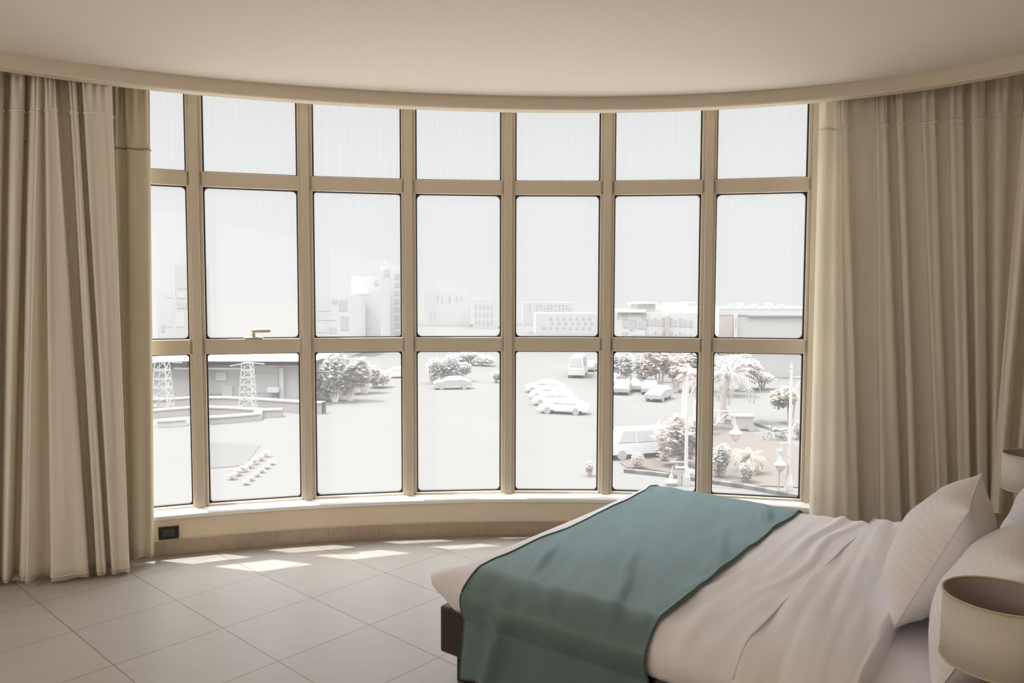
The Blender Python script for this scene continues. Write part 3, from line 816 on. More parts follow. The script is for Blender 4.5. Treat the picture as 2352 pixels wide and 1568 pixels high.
# ------------------------------------------------------------------ fill lights added out of view, built as ceiling lamps
M['fill_glow'] = None
def glow(name, col, st):
    m, n, l = new_mat(name); n.remove(n['Principled BSDF']); e = n.new('ShaderNodeEmission')
    e.inputs['Color'].default_value = (*col, 1); e.inputs['Strength'].default_value = st
    l.new(e.outputs[0], n['Material Output'].inputs['Surface']); return m
gm = glow('warm_fill_emitter', (1.0, 0.965, 0.93), 2.0)
for i, (x, y) in enumerate(((-4.4, 1.6), (-4.2, 0.1), (-3.3, -0.9), (-4.3, -2.0))):
    root = thing('fill_light', (x, y, ZC - 0.06), 'added fill light out of view, shaped as a round flush ceiling lamp', 'lamp', 'added fill lights')
    b = MB(); b.lathe([(0.17, ZC - 0.001), (0.17, ZC - 0.03)], 32, (x, y, 0)); b.build('fill_rim', M['chrome'], root)
    b = MB(); b.lathe([(0.155, ZC - 0.031), (0.14, ZC - 0.055), (0.08, ZC - 0.07), (0.002, ZC - 0.074)], 32, (x, y, 0)); b.build('fill_glass', gm, root, smooth=True)
    ld = bpy.data.lights.new('fill_point', 'POINT'); ld.energy = FILL_LIGHT_W; ld.color = (1.0, 0.965, 0.93); ld.shadow_soft_size = 0.12
    lo = bpy.data.objects.new('fill_point', ld); COL.objects.link(lo); lo.parent = root; lo.location = (0, 0, -0.16)


# ------------------------------------------------------------------ the town outside
ZG = -9.0
def G(x, y): return at_z(x, y, ZG)
SPC = 0.0
ALB = 0.43
M['ground'] = mat('pale_asphalt', (0.245, 0.244, 0.242), 0.9, 0.15, 0.04)
M['sand'] = mat('dry_soil', (0.225, 0.20, 0.182), 0.95, 0.8, 0.10)
M['garden'] = mat('gravelly_garden', (0.215, 0.213, 0.21), 0.95, 0.9, 0.12)
M['terrace'] = mat('white_bounce_ground', (1.0, 0.97, 0.92), 0.9)  # bright reflector colour for the added ground below the window
M['pave'] = mat('pale_paving', (0.285, 0.28, 0.27), 0.9, 0.5, 0.04)
ALB = 0.56
M['x_white'] = mat('white_render', (0.80, 0.80, 0.80), 0.9)
M['x_grey'] = mat('grey_render', (0.68, 0.675, 0.665), 0.9, 0.3, 0.05)
M['x_pink'] = mat('pinkish_render', (0.66, 0.58, 0.54), 0.9, 0.3, 0.05)
M['x_dim'] = mat('weathered_grey_concrete', (0.74, 0.74, 0.75), 0.9, 0.5, 0.06)
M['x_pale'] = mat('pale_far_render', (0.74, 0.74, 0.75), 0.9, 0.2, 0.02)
M['x_win'] = mat('grey_window', (0.62, 0.625, 0.63), 0.5)
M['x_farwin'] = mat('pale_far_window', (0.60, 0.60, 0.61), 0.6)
M['x_stone'] = mat('terrace_stone', (0.58, 0.55, 0.52), 0.95, 1.5, 0.08)
M['x_metal'] = mat('pale_painted_metal', (0.66, 0.66, 0.65), 0.5)
M['x_dark'] = mat('dark_sign', (0.48, 0.47, 0.47), 0.6)
ALB = 0.44
M['kerb_dark'] = mat('kerb_grey_paint', (0.19, 0.186, 0.18), 0.9)
M['kerb_light'] = mat('kerb_white_paint', (0.27, 0.265, 0.25), 0.9)
ALB = 0.74
M['car_white'] = mat('white_car_paint', (0.66, 0.66, 0.66), 0.5)
M['car_grey'] = mat('grey_car_paint', (0.42, 0.41, 0.40), 0.5)
M['car_glass'] = mat('car_glass', (0.42, 0.425, 0.43), 0.4)
M['tyre'] = mat('tyre', (0.42, 0.42, 0.42), 0.9)
ALB = 1.0
M['bark'] = mat('palm_bark', (0.54, 0.49, 0.46), 0.95, 3, 0.1)
def leaf(name, col, tr=0.5):
    col = tuple(c * ALB for c in col)
    m, n, l = new_mat(name); n.remove(n['Principled BSDF'])
    d = n.new('ShaderNodeBsdfDiffuse'); t = n.new('ShaderNodeBsdfTranslucent'); x = n.new('ShaderNodeMixShader'); x.inputs[0].default_value = tr
    oi = n.new('ShaderNodeTexNoise'); oi.inputs['Scale'].default_value = 2.0
    tc = n.new('ShaderNodeTexCoord'); l.new(tc.outputs['Object'], oi.inputs['Vector'])
    mx = n.new('ShaderNodeMix'); mx.data_type = 'RGBA'
    mx.inputs[6].default_value = tuple(c * 0.75 for c in col) + (1,); mx.inputs[7].default_value = tuple(min(1, c * 1.25) for c in col) + (1,)
    l.new(oi.outputs['Fac'], mx.inputs[0]); l.new(mx.outputs[2], d.inputs['Color']); l.new(mx.outputs[2], t.inputs['Color'])
    l.new(d.outputs[0], x.inputs[1]); l.new(t.outputs[0], x.inputs[2]); l.new(x.outputs[0], n['Material Output'].inputs['Surface']); return m
M['leaf_grey'] = leaf('hazed_leaves', (0.46, 0.445, 0.43))  # leaf tones paled and greyed to put the outdoor haze into the colour
M['leaf_pink'] = leaf('reddish_leaves', (0.49, 0.435, 0.415))
M['leaf_green'] = leaf('olive_leaves', (0.44, 0.425, 0.375))
M['leaf_far'] = leaf('far_pale_leaves', (0.52, 0.517, 0.52))

b = MB(); b.box((0, 700, ZG - 0.5), (3000, 1900, 1.0)); tag(b.build('ground_outside', M['ground']), kind='structure')
b = MB(); b.box((0, 20, ZG + 0.02), (90, 28, 0.06)); tag(b.build('ground_bounce', M['terrace']), kind='structure')   # unseen white ground added to bounce light up to the ceiling

def ext_block(name, label, cat, xl, xr, yt, Y, depth, wall, wins=(), group=None, win_m='x_win', roof=True, yb=None):
    a = at_y(xl, yt, Y); c = at_y(xr, yt, Y)
    root = thing(name, ((a.x + c.x) / 2, Y + depth / 2, ZG), label, cat, group)
    b = MB(); b.box(((a.x + c.x) / 2, Y + depth / 2, (a.z + ZG) / 2), (c.x - a.x, depth, a.z - ZG)); b.build('wall', M[wall], root)
    if roof:
        b = MB()
        w, h, t = c.x - a.x, 0.35, 0.3
        for cx_, cy_, sx_, sy_ in (((a.x + c.x) / 2, Y + t / 2, w, t), ((a.x + c.x) / 2, Y + depth - t / 2, w, t), (a.x + t / 2, Y + depth / 2, t, depth - 2 * t), (c.x - t / 2, Y + depth / 2, t, depth - 2 * t)):
            b.box((cx_, cy_, a.z + h / 2), (sx_, sy_, h))
        b.build('parapet', M[wall], root)
    for w in wins: ext_window(root, w, Y, win_m)
    return root
def ext_window(root, w, Y, win_m='x_win'):
    x0, x1, y0, y1 = w[:4]; st = w[4] if len(w) > 4 else 'r'; mm = w[5] if len(w) > 5 else win_m
    p = at_y(x0, y1, Y); q = at_y(x1, y0, Y); b = MB()
    if st == 'r': b.box(((p.x + q.x) / 2, Y - 0.01, (p.z + q.z) / 2), (q.x - p.x, 0.08, q.z - p.z))
    else:
        r = (q.x - p.x) / 2; cx_ = (p.x + q.x) / 2; zc = q.z - r
        pts = [(p.x, p.z), (q.x, p.z)] + [(cx_ + r * cos(pi * i / 8), zc + r * sin(pi * i / 8)) for i in range(9)]
        f = [b.v((x, Y - 0.05, z)) for x, z in pts]; g = [b.v((x, Y + 0.03, z)) for x, z in pts]
        n_ = len(pts)
        b.face(f); b.face(g[::-1])
        for i in range(n_): b.face([f[i], f[(i + 1) % n_], g[(i + 1) % n_], g[i]])
    return b.build('window', M[mm], root)
def ext_part(root, name, x0, x1, y0, y1, Y, depth, m):
    p = at_y(x0, y1, Y); q = at_y(x1, y0, Y)
    b = MB(); b.box(((p.x + q.x) / 2, Y + depth / 2, (p.z + q.z) / 2), (q.x - p.x, depth, q.z - p.z)); return b.build(name, M[m], root)

# hall on the right
YH = 101
hall = ext_block('hall', 'broad grey blank-walled hall with heaters on its roof, behind the tall feathery palm', 'building', 1652, 1990, 711, YH, 30, 'x_grey',
                 [])
ext_part(hall, 'upper_band', 1652, 1990, 713, 721, YH - 0.15, 0.3, 'x_pale')
ext_part(hall, 'end_wall', 1652, 1684.5, 722, 868, YH - 0.2, 0.4, 'x_pink')
ext_part(hall, 'stair_tower', 1685, 1694, 721, 868, YH - 0.6, 0.9, 'x_white')
ext_window(hall, (1687, 1691.5, 729, 751, 'a'), YH - 0.6)
ext_part(hall, 'coping', 1719, 1990, 721.5, 723, YH - 0.35, 0.5, 'x_white')
ext_part(hall, 'roof_store', 1668, 1900, 704.5, 711, YH + 6, 8, 'x_pale')
for (x0, x1, y0, y1, lb) in ((1670, 1684, 695.5, 699, 'leftmost low'), (1691, 1707, 692.5, 699.5, 'second'), (1724, 1738, 695, 700, 'middle low'), (1759, 1774.5, 692.5, 701, 'tall double'), (1787, 1801, 695.5, 701.5, 'rightmost')):
    p = at_y((x0 + x1) / 2, 704.5, YH + 8)
    rt = thing('solar_water_heater', p, lb + ' grey solar water heater on the roof of the blank-walled hall', 'water heater', 'solar heaters on the hall roof')
    ext_part(rt, 'tank', x0 + (x1 - x0) * 0.45, x1, y0, y1, YH + 8, 0.9, 'x_dim')
    ext_part(rt, 'collector', x0, x0 + (x1 - x0) * 0.42, y0 + 0.5, y0 + (y1 - y0) * 0.6, YH + 8, 0.4, 'x_dim')
    for xx in (x0 + 1, x1 - 1.5): ext_part(rt, 'stand_leg', xx, xx + 0.8, y1 - 1.5, 704.6, YH + 8.2, 0.2, 'x_metal')
# arcaded block
YA = 95.5
ws = []
for i, (xa, w_, st, mm) in enumerate(((1489, 5, 'a', 'x_win'), (1497, 5.5, 'a', 'x_win'), (1505.3, 5.5, 'r', 'x_pink'), (1513.3, 5.5, 'a', 'x_win'), (1522.4, 6.6, 'r', 'x_pink'), (1542, 7, 'r', 'x_win'), (1552.2, 7.5, 'a', 'x_win'), (1563.3, 7.8, 'r', 'x_win'), (1574.1, 8.2, 'a', 'x_win'), (1586.6, 9, 'a', 'x_win'))):
    dy = i * 0.3
    t0 = 731 if st == 'a' else 727
    ws.append((xa - w_ / 2, xa + w_ / 2, t0 + dy * 0.3, 746 + dy, st, mm)); ws.append((xa - w_ / 2, xa + w_ / 2, t0 + 32 + dy, 790, st, mm))
arc_b = ext_block('arcaded_block', 'white two storey block with rows of narrow arched windows', 'building', 1484, 1640, 723, YA, 8.5, 'x_white', ws)
ext_part(arc_b, 'pilaster', 1528, 1536.5, 723, 850, YA - 0.5, 0.6, 'x_pink')
ext_part(arc_b, 'roof_room', 1522, 1577, 700, 722, YA + 1.5, 5, 'x_dim')
ext_part(arc_b, 'roof_room', 1533, 1555, 693, 700, YA + 2.5, 3, 'x_dim')
ext_part(arc_b, 'roof_room', 1562, 1580, 691.5, 700, YA + 2, 4, 'x_dim')
ext_part(arc_b, 'roof_slab', 1581, 1598, 691, 695, YA + 2, 4, 'x_dim')
YB_ = 95.3
bal = ext_block('balcony_block', 'white stepped building with deep square loggias and a roof pavilion', 'building', 1398, 1483.6, 716, YB_, 8, 'x_white',
                [(1429, 1442, 717.5, 733), (1430, 1443, 737, 751), (1445.5, 1456.5, 733, 757), (1466, 1485, 737, 753.5), (1474, 1484.5, 722, 733), (1450, 1472, 717, 720.5), (1418, 1423, 716, 731), (1458.5, 1462, 734, 752, 'r', 'x_farwin'), (1429, 1443, 761, 774), (1450, 1485, 767, 774)])
ext_part(bal, 'canopy', 1455, 1512, 694, 696.5, YB_ + 1.5, 6, 'x_dim')
ext_part(bal, 'pavilion', 1463, 1505, 696.5, 716, YB_ + 2, 5, 'x_grey')
ext_part(bal, 'pavilion_roof', 1468, 1500, 691, 694, YB_ + 2.5, 4, 'x_pale')
ext_part(bal, 'cornice', 1420, 1486, 713.5, 716.5, YB_ - 0.4, 1.0, 'x_pale')
# far low terraces in the middle bays
ws = []
for r_, y in enumerate((699, 706, 713)):
    for c_, x in enumerate((1214, 1231, 1240, 1249, 1256, 1263, 1273, 1282, 1291, 1299, 1306)):
        if (r_ * 5 + c_ * 3) % 7 != 2: ws.append((x, x + 4.5, y, y + 4, 'r', 'x_farwin'))
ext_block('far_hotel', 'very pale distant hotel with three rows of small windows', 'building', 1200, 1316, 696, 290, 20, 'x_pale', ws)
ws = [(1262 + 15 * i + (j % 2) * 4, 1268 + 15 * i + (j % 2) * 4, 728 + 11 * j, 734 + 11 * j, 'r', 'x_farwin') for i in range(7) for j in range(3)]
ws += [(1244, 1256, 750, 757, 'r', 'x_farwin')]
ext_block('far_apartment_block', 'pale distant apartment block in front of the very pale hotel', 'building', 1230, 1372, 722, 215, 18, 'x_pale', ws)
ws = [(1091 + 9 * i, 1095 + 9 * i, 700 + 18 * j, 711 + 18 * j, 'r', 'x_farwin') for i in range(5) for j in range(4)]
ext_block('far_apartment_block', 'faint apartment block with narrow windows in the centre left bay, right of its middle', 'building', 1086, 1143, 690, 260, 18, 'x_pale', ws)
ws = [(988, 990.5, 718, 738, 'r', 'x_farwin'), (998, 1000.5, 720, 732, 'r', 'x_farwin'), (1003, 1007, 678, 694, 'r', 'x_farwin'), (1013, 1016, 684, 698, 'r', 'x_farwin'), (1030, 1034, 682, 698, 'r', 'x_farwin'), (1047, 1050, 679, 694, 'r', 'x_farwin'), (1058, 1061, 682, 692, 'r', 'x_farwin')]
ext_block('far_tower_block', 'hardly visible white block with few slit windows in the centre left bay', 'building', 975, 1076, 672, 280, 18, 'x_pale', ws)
# tower and arcaded flats in the third visible bay
YT = 165
ws = [(880.5, 894.5, 620 + 19.5 * i, 637 + 19.5 * i, 'r', 'x_farwin') for i in range(8)] + [(906, 918, 631 + 18.7 * i, 643 + 18.7 * i, 'r', 'x_farwin') for i in range(8)]
tw = ext_block('tower_block', 'tall pale tower with a glazed stair strip and a ball finial', 'building', 872, 930, 614, YT, 16, 'x_pale', ws)
p = at_y(883.5, 606, YT + 2); b = MB(); b.lathe([(0.05, p.z - 0.9), (0.05, p.z - 0.3), (0.25, p.z - 0.2), (0.4, p.z + 0.1), (0.25, p.z + 0.4), (0.02, p.z + 0.5)], 12, (p.x, p.y, 0)); b.build('finial', M['x_dim'], tw)
ws = [(823, 848, 656, 678, 'a', 'x_dim'), (822, 849, 693, 717, 'a', 'x_dim'), (822, 850, 731, 755, 'a', 'x_dim'), (829, 845, 767, 775, 'a', 'x_farwin'), (858.5, 869, 644, 657, 'a', 'x_farwin')]
ext_block('arched_flats', 'pale block of flats with three big arched loggias above each other', 'building', 806, 873, 640, 150, 12, 'x_pale', ws)
ws = [(728, 757, 691, 716, 'r', 'x_dim'), (762, 775, 690, 699, 'r', 'x_farwin'), (729, 772, 720, 737, 'r', 'x_dim'), (728, 751, 747, 765, 'r', 'x_dim'), (756, 773, 754, 767, 'r', 'x_farwin'), (779, 797, 691, 716, 'r', 'x_farwin'), (783, 800, 728, 760, 'r', 'x_farwin')]
ext_block('flat_roofed_house', 'grey balconied house at the left of the third visible bay', 'building', 716, 804, 687, 135, 14, 'x_pale', ws)
# leftmost bay
ws = [(380, 394, 673, 687, 'r', 'x_dim'), (381, 393, 718, 754, 'a', 'x_dim'), (371, 378, 750, 766, 'r', 'x_farwin')]
ext_block('stepped_house', 'pale house with one arched window, left of the tall grey tower', 'building', 360, 399, 672, 128, 4, 'x_pale', ws)
ws = [(406, 424, 675, 688, 'r', 'x_dim'), (405, 423, 718, 754, 'a', 'x_dim'), (409, 430, 651, 667, 'r', 'x_grey'), (407, 430, 700, 712, 'r', 'x_farwin')]
ext_block('grey_tower', 'tall greyish tower with arched windows in the leftmost visible bay', 'building', 400, 462, 618, 120, 3, 'x_grey', ws)
# villa
YV = 76
vl = ext_block('flat_roofed_villa', 'low grey villa with wide flat roofs behind curved terrace walls', 'building', 300, 690, 842, YV, 12, 'x_grey', [
    (474, 494, 855, 875), (520, 545, 868, 890), (474, 511, 907, 925, 'r', 'x_dark'), (534, 560, 908, 928, 'r', 'x_win'), (580, 640, 862, 905, 'r', 'x_dim'), (654, 690, 855, 928, 'r', 'x_dim'), (405, 430, 856, 875), (396, 430, 830, 848, 'r', 'x_win'), (365, 392, 866, 915, 'r', 'x_dim')], roof=False)
ext_part(vl, 'roof_slab', 300, 720, 831, 834, YV - 2.0, 20, 'x_white')
ext_part(vl, 'upper_storey', 430, 690, 834, 848, YV + 2, 10, 'x_dim')
ext_part(vl, 'roof_slab', 385, 552, 847.5, 851.5, YV - 1.2, 3, 'x_white')
ext_part(vl, 'roof_slab', 300, 400, 849, 852, YV - 1.2, 3, 'x_white')
ext_part(vl, 'pillar', 643, 651, 848, 932, YV - 0.6, 0.5, 'x_white')
ext_part(vl, 'wall_panel', 495, 520, 858, 877, YV - 0.2, 0.3, 'x_white')
ext_part(vl, 'wall_panel', 511, 534, 890, 926, YV - 0.2, 0.3, 'x_pale')
ext_part(vl, 'balcony', 614, 640, 893, 904, YV - 1.2, 1.2, 'x_white')
ext_part(vl, 'doorway', 620, 642, 914, 930, YV - 0.4, 0.4, 'x_pale')
def lattice(name, label, x, yb, yt, wd, n):
    p = G(x, yb); top = at_y(x, yt, p.y); h = top.z - ZG
    root = thing(name, p, label, 'mast', None); w = wd / 2
    for sx in (-1, 1):
        for sy in (-1, 1):
            b = MB(); b.tube([p + Vector((sx * w, sy * w, 0)), p + Vector((sx * w * 0.6, sy * w * 0.6, h))], 0.05, 5); b.build('corner_post', M['x_metal'], root)
    b = MB()
    for i in range(n):
        z0, z1 = h * i / n, h * (i + 1) / n
        f0, f1 = lerp(1, 0.6, i / n) * w, lerp(1, 0.6, (i + 1) / n) * w
        for q0, q1 in (((-1, -1), (1, -1)), ((1, -1), (1, 1)), ((1, 1), (-1, 1)), ((-1, 1), (-1, -1))):
            b.tube([p + Vector((q0[0] * f0, q0[1] * f0, z0)), p + Vector((q1[0] * f1, q1[1] * f1, z1))], 0.03, 4)
            b.tube([p + Vector((q0[0] * f1, q0[1] * f1, z1)), p + Vector((q1[0] * f1, q1[1] * f1, z1))], 0.03, 4)
    b.build('bracing', M['x_metal'], root)
    b = MB(); b.tube([p + Vector((-w * 2.4, 0, h - 0.3)), p + Vector((0, 0, h)), p + Vector((w * 2.4, 0, h - 0.1))], 0.05, 5)
    b.tube([p + Vector((0, 0, h)), p + Vector((0, 0, h + 0.9))], 0.04, 5); b.build('cross_arm', M['x_metal'], root)
lattice('lattice_mast', 'pale lattice mast in front of the villa in the bay with the handle', 571, 953, 836, 1.3, 7)
lattice('lattice_mast', 'pale lattice mast beside the left edge of the villa', 376, 954, 834, 1.5, 6)
# curved terrace walls
def terrace(label, pts, h, m='x_stone', w=0.8):
    P_ = [G(*p) for p in pts]; n_ = len(P_)
    b = MB(); a = []; c = []
    for i, p in enumerate(P_):
        d = (P_[min(i + 1, n_ - 1)] - P_[max(i - 1, 0)]).normalized(); q = Vector((-d.y, d.x, 0)) * w
        a.append((p, p + q))
    rows = [[p + Vector((0, 0, 0)), p + Vector((0, 0, h)), q + Vector((0, 0, h)), q] for p, q in a]
    b.grid(rows); root = thing('terrace_wall', P_[n_ // 2], label, 'garden wall', 'curved terrace walls')
    b.build('stonework', M[m], root)
    b = MB(); b.grid([[p + Vector((0, -0.1, h)), p + Vector((0, -0.1, h + 0.12)), q + Vector((0, 0, h + 0.12)), q + Vector((0, 0, h))] for p, q in a]); b.build('coping', M['x_metal'], root)
terrace('curved stone terrace wall nearest the villa', [(340, 948), (395, 945), (450, 941), (520, 941), (600, 945), (690, 951), (740, 953)], 0.95)
terrace('middle curved stone terrace wall below the villa', [(340, 966), (400, 960), (460, 955), (530, 957), (600, 962), (650, 960)], 0.6)
terrace('lowest stone terrace wall below the villa', [(440, 980), (500, 977), (550, 973), (600, 968), (605, 962)], 0.5)
terrace('short low wall in front of the terraces, leftmost visible bay', [(362, 986), (400, 984), (430, 981)], 0.45, 'x_dim')

def foliage(bm, c, rx, ry, rz, n, size, seed):
    rnd = random.Random(seed)
    for i in range(n):
        while True:
            q = Vector((rnd.uniform(-1, 1), rnd.uniform(-1, 1), rnd.uniform(-1, 1)))
            if 0.25 < q.length < 1: break
        q = q * (0.80 + 0.35 * noise.noise(q * 2.3 + Vector((seed, 0, 0))))
        p = c + Vector((q.x * rx, q.y * ry, q.z * rz))
        s = size * rnd.uniform(0.6, 1.3)
        e = Matrix.Rotation(rnd.uniform(0, 6.28), 3, 'Z') @ Matrix.Rotation(rnd.uniform(-1.2, 1.2), 3, 'X')
        a = e @ Vector((s, 0, 0)); d = e @ Vector((0, s * 0.6, 0))
        bm.face([bm.v(p - a), bm.v(p + d), bm.v(p + a), bm.v(p - d)])
def bush(name, label, x, yb, w_px, h_px, m, seed, n=700, cat='bush', group=None, trunk=0.0, lobes=1, size=None):
    p = G(x, yb); k = p.y / FPX; w, h = w_px * k, h_px * k
    root = thing(name, p, label, cat, group); b = MB()
    rnd = random.Random(seed * 3 + 1); size = size or max(0.06, 0.028 * (w + h))
    hh = h - trunk * h
    for L in range(lobes):
        ox = 0 if lobes == 1 else rnd.uniform(-0.28, 0.28) * w; oz = 0 if lobes == 1 else rnd.uniform(-0.12, 0.12) * hh
        sc = 1 if lobes == 1 else rnd.uniform(0.62, 0.8)
        foliage(b, p + Vector((ox, rnd.uniform(-0.2, 0.2) * w * (lobes > 1), trunk * h + hh * 0.5 + oz)), w / 2 * sc, w / 2 * sc, hh / 2 * min(1, sc * 1.25), n // lobes, size, seed + L)
    b.build('foliage', M[m], root, recalc=False)
    b = MB()
    for s_i in range(3):
        b.tube([p + Vector((0.05 * s_i * w - 0.05 * w, 0, 0)), p + Vector((0.12 * w * (s_i - 1), 0.02 * w * s_i, (trunk + 0.35) * h))], [0.03 * w + 0.02, 0.015 * w + 0.01], 6)
    b.build('stem' if trunk < 0.15 else 'trunk', M['bark'], root)
    return root
def palm(label, x, yb, yc, r_px, seed, lean=0.0, nf=22, m='leaf_grey', low=0.0):
    p = G(x, yb); k = p.y / FPX; h = (yb - yc) * k * 1.0; h = at_y(x, yc, p.y).z - ZG; r = r_px * k
    root = thing('palm_tree', p, label, 'palm tree', 'palms by the street')
    top = p + Vector((lean, 0, h))
    b = MB(); b.tube([p, p + Vector((lean * 0.3, 0, h * 0.5)), top], [0.34, 0.27, 0.24], 10); b.build('trunk', M['bark'], root)
    rnd = random.Random(seed); b = MB()
    for i in range(nf):
        a = i * 2.399 + rnd.uniform(-.2, .2); el = rnd.uniform(-0.5, 1.2); L = r * rnd.uniform(0.85, 1.15)
        prev = None; pts = []
        for j in range(9):
            t = j / 8; ang = el - t * t * 1.6
            if j == 0: q = Vector(top); 
            else: q = pts[-1] + Vector((cos(a) * cos(ang), sin(a) * cos(ang), sin(ang))) * L / 8
            pts.append(q)
        side = Vector((-sin(a), cos(a), 0))
        for j in range(1, 9):
            d = (pts[j] - pts[j - 1])
            for sgn in (-1, 1):
                for f in (0.0, 0.5):
                    o_ = pts[j - 1] + d * f; w = L * 0.20 * sin(min(1, (j + f) / 8 + 0.15) * pi * 0.9) + 0.08
                    e1 = o_ + side * sgn * w + d * 0.5 + Vector((0, 0, -w * 0.45))
                    b.face([b.v(o_), b.v(e1), b.v(o_ + d * 0.3)])
        b.tube(pts, [0.04] * 4 + [0.02] * 5, 4)
    b.build('fronds', M[m], root, recalc=False); return root

# planted island with soil, right bays
def flat_patch(name, pts, z, m, kind='structure', label=None):
    b = MB(); f = [b.v(G(*p) + Vector((0, 0, z))) for p in pts]; b.face(f)
    for v in b.bm.verts: pass
    return tag(b.build(name, M[m], None), kind=kind)
flat_patch('ground_island', [(1425, 1062), (1470, 1035), (1540, 1010), (1640, 975), (1700, 985), (1800, 1010), (1860, 1030), (1860, 1118), (1800, 1116), (1700, 1112), (1600, 1094), (1500, 1078), (1440, 1073)], 0.05, 'sand')
flat_patch('ground_path', [(1500, 1052), (1640, 1068), (1640, 1078), (1530, 1066)], 0.07, 'pave')
def kerb(pts, n):
    P_ = [G(*p) for p in pts]; seglen = [0]
    for a, c in zip(P_, P_[1:]): seglen.append(seglen[-1] + (c - a).length)
    def at(t):
        L = t * seglen[-1]
        for i in range(len(P_) - 1):
            if L <= seglen[i + 1] + 1e-6: return P_[i].lerp(P_[i + 1], (L - seglen[i]) / (seglen[i + 1] - seglen[i]))
        return P_[-1]
    b = MB()
    for i in range(n):
        b.mi = i % 2
        a, c = at(i / n), at((i + 1) / n); d = (c - a).normalized(); q = Vector((-d.y, d.x, 0)) * 0.18; z = Vector((0, 0, 0.22))
        vs = [b.v(v) for v in (a - q, c - q, c + q, a + q)]; vt = [b.v(v + z) for v in (a - q, c - q, c + q, a + q)]
        b.face(vt)
        for k_ in range(4): b.face([vs[k_], vs[(k_ + 1) % 4], vt[(k_ + 1) % 4], vt[k_]])
    return tag(b.build('kerb_road', [M['kerb_dark'], M['kerb_light']]), kind='structure')
kerb([(1436, 1083), (1500, 1089), (1560, 1096), (1640, 1108), (1720, 1119), (1800, 1134), (1870, 1148)], 17)
kerb([(1690, 957), (1716, 966), (1750, 977), (1790, 990)], 7)

bush('flowering_tree', 'broad flowering shrub tree beside the white van and the nearer lamp post', 1566, 1068, 108, 122, 'leaf_pink', 31, 3600, 'tree', None, 0.06, 5, 0.16)
bush('clipped_shrub', 'clipped round reddish shrub left of the flowering tree on the island', 1466, 1074, 40, 40, 'leaf_pink', 5, 900)
bush('clipped_shrub', 'small clipped shrub between the round reddish shrub and the lamp post', 1526, 1058, 26, 22, 'leaf_pink', 6, 500)
bush('clipped_shrub', 'shrub at the foot of the nearer lamp post, cut off by the mullion', 1590, 1095, 46, 24, 'leaf_grey', 7, 600)
bush('round_shrub', 'rounded yellowish shrub in front of the low fan palm', 1716, 1105, 44, 52, 'leaf_green', 8, 1200)
bush('dark_shrub', 'dense grey green shrub left of the low fan palm', 1664, 1092, 62, 88, 'leaf_grey', 9, 1800, lobes=3)
palm('low fan palm with arching green leaves above the rounded yellowish shrub', 1722, 1084, 1050, 46, 61, 0, 40, 'leaf_green')
palm('tall feathery palm in the last clear bay, fronds hanging to the right', 1655, 968, 858, 92, 62, 0.7, 34, 'leaf_grey')
palm('palm with a thick trunk beside the mullion, above the flowering tree', 1602, 980, 862, 52, 63, -0.2, 26, 'leaf_pink')
palm('palm trunk behind the lamp post in front of the arcaded block', 1574, 992, 858, 36, 64, 0.0, 22, 'leaf_pink')
bush('street_tree', 'leafy tree under the arm of the right street lamp', 1818, 968, 90, 90, 'leaf_green', 10, 1800, 'tree', None, 0.35, 3)
bush('dark_shrub', 'dark shrub right of the right street lamp by the curtain', 1838, 1005, 50, 50, 'leaf_grey', 11, 900)
bush('dark_shrub', 'dark bush by the parked motorcycle', 1795, 1003, 26, 24, 'leaf_grey', 12, 500)
bush('dark_shrub', 'dark rounded bush behind the curled lamp arm at the left of the last clear bay', 1662, 962, 32, 34, 'leaf_grey', 13, 700)
for i, (x, yb, w, h, m, lb) in enumerate(((1432, 889, 46, 80, 'leaf_far', 'grey street tree at the left of the arcaded block'), (1474, 893, 60, 78, 'leaf_grey', 'street tree below the stepped balcony building'), (1515, 896, 66, 86, 'leaf_pink', 'reddish street tree in front of the arched windows'), (1552, 898, 56, 82, 'leaf_pink', 'reddish tree beside the palm trunk'), (1592, 896, 50, 92, 'leaf_grey', 'tall tree at the right end of the arcaded block'), (1660, 905, 66, 92, 'leaf_grey', 'tree in front of the pinkish end wall of the hall'), (1706, 895, 62, 66, 'leaf_pink', 'tree below the stair tower of the hall'), (1750, 890, 60, 36, 'leaf_far', 'low pale tree in front of the blank hall wall'))):
    bush('street_tree', lb, x, yb, w * 1.35, h * 1.15, m, 40 + i, 1900, 'tree', 'street trees in front of the buildings', 0.2, 3)
for i, (x, yb, w, h, m, lb) in enumerate(((752, 921, 44, 86, 'leaf_far', 'leftmost tree of the thicket in the third visible bay'), (770, 925, 60, 108, 'leaf_far', 'tall tree in the thicket below the grey balconied house'), (805, 922, 60, 100, 'leaf_grey', 'middle tree of the thicket in the third visible bay'), (838, 905, 56, 60, 'leaf_pink', 'brownish bush at the right of the thicket'), (862, 892, 44, 36, 'leaf_pink', 'low brownish bush sloping down to the street'))):
    bush('thicket_tree', lb, x, yb, w * 1.45, h * 1.12, m, 60 + i, 2000, 'tree', 'thicket in the third visible bay', 0.05, 3)
for i, (x, yb, w, h, lb) in enumerate(((992, 882, 36, 56, 'left end of the grey tree clump in the centre left bay'), (1020, 880, 48, 64, 'middle of the grey tree clump in the centre left bay'), (1050, 874, 44, 44, 'right end of the grey tree clump in the centre left bay'), (1082, 838, 50, 30, 'small distant tree right of the grey clump'), (1104, 840, 40, 26, 'small distant tree at the right of the centre left bay'), (1140, 878, 26, 28, 'pale distant tree beside the central mullion'))):
    bush('distant_tree', lb, x, yb, w * 1.5, h * 1.15, 'leaf_far', 80 + i, 1300, 'tree', 'distant trees in the centre left bay', 0.1, 2)
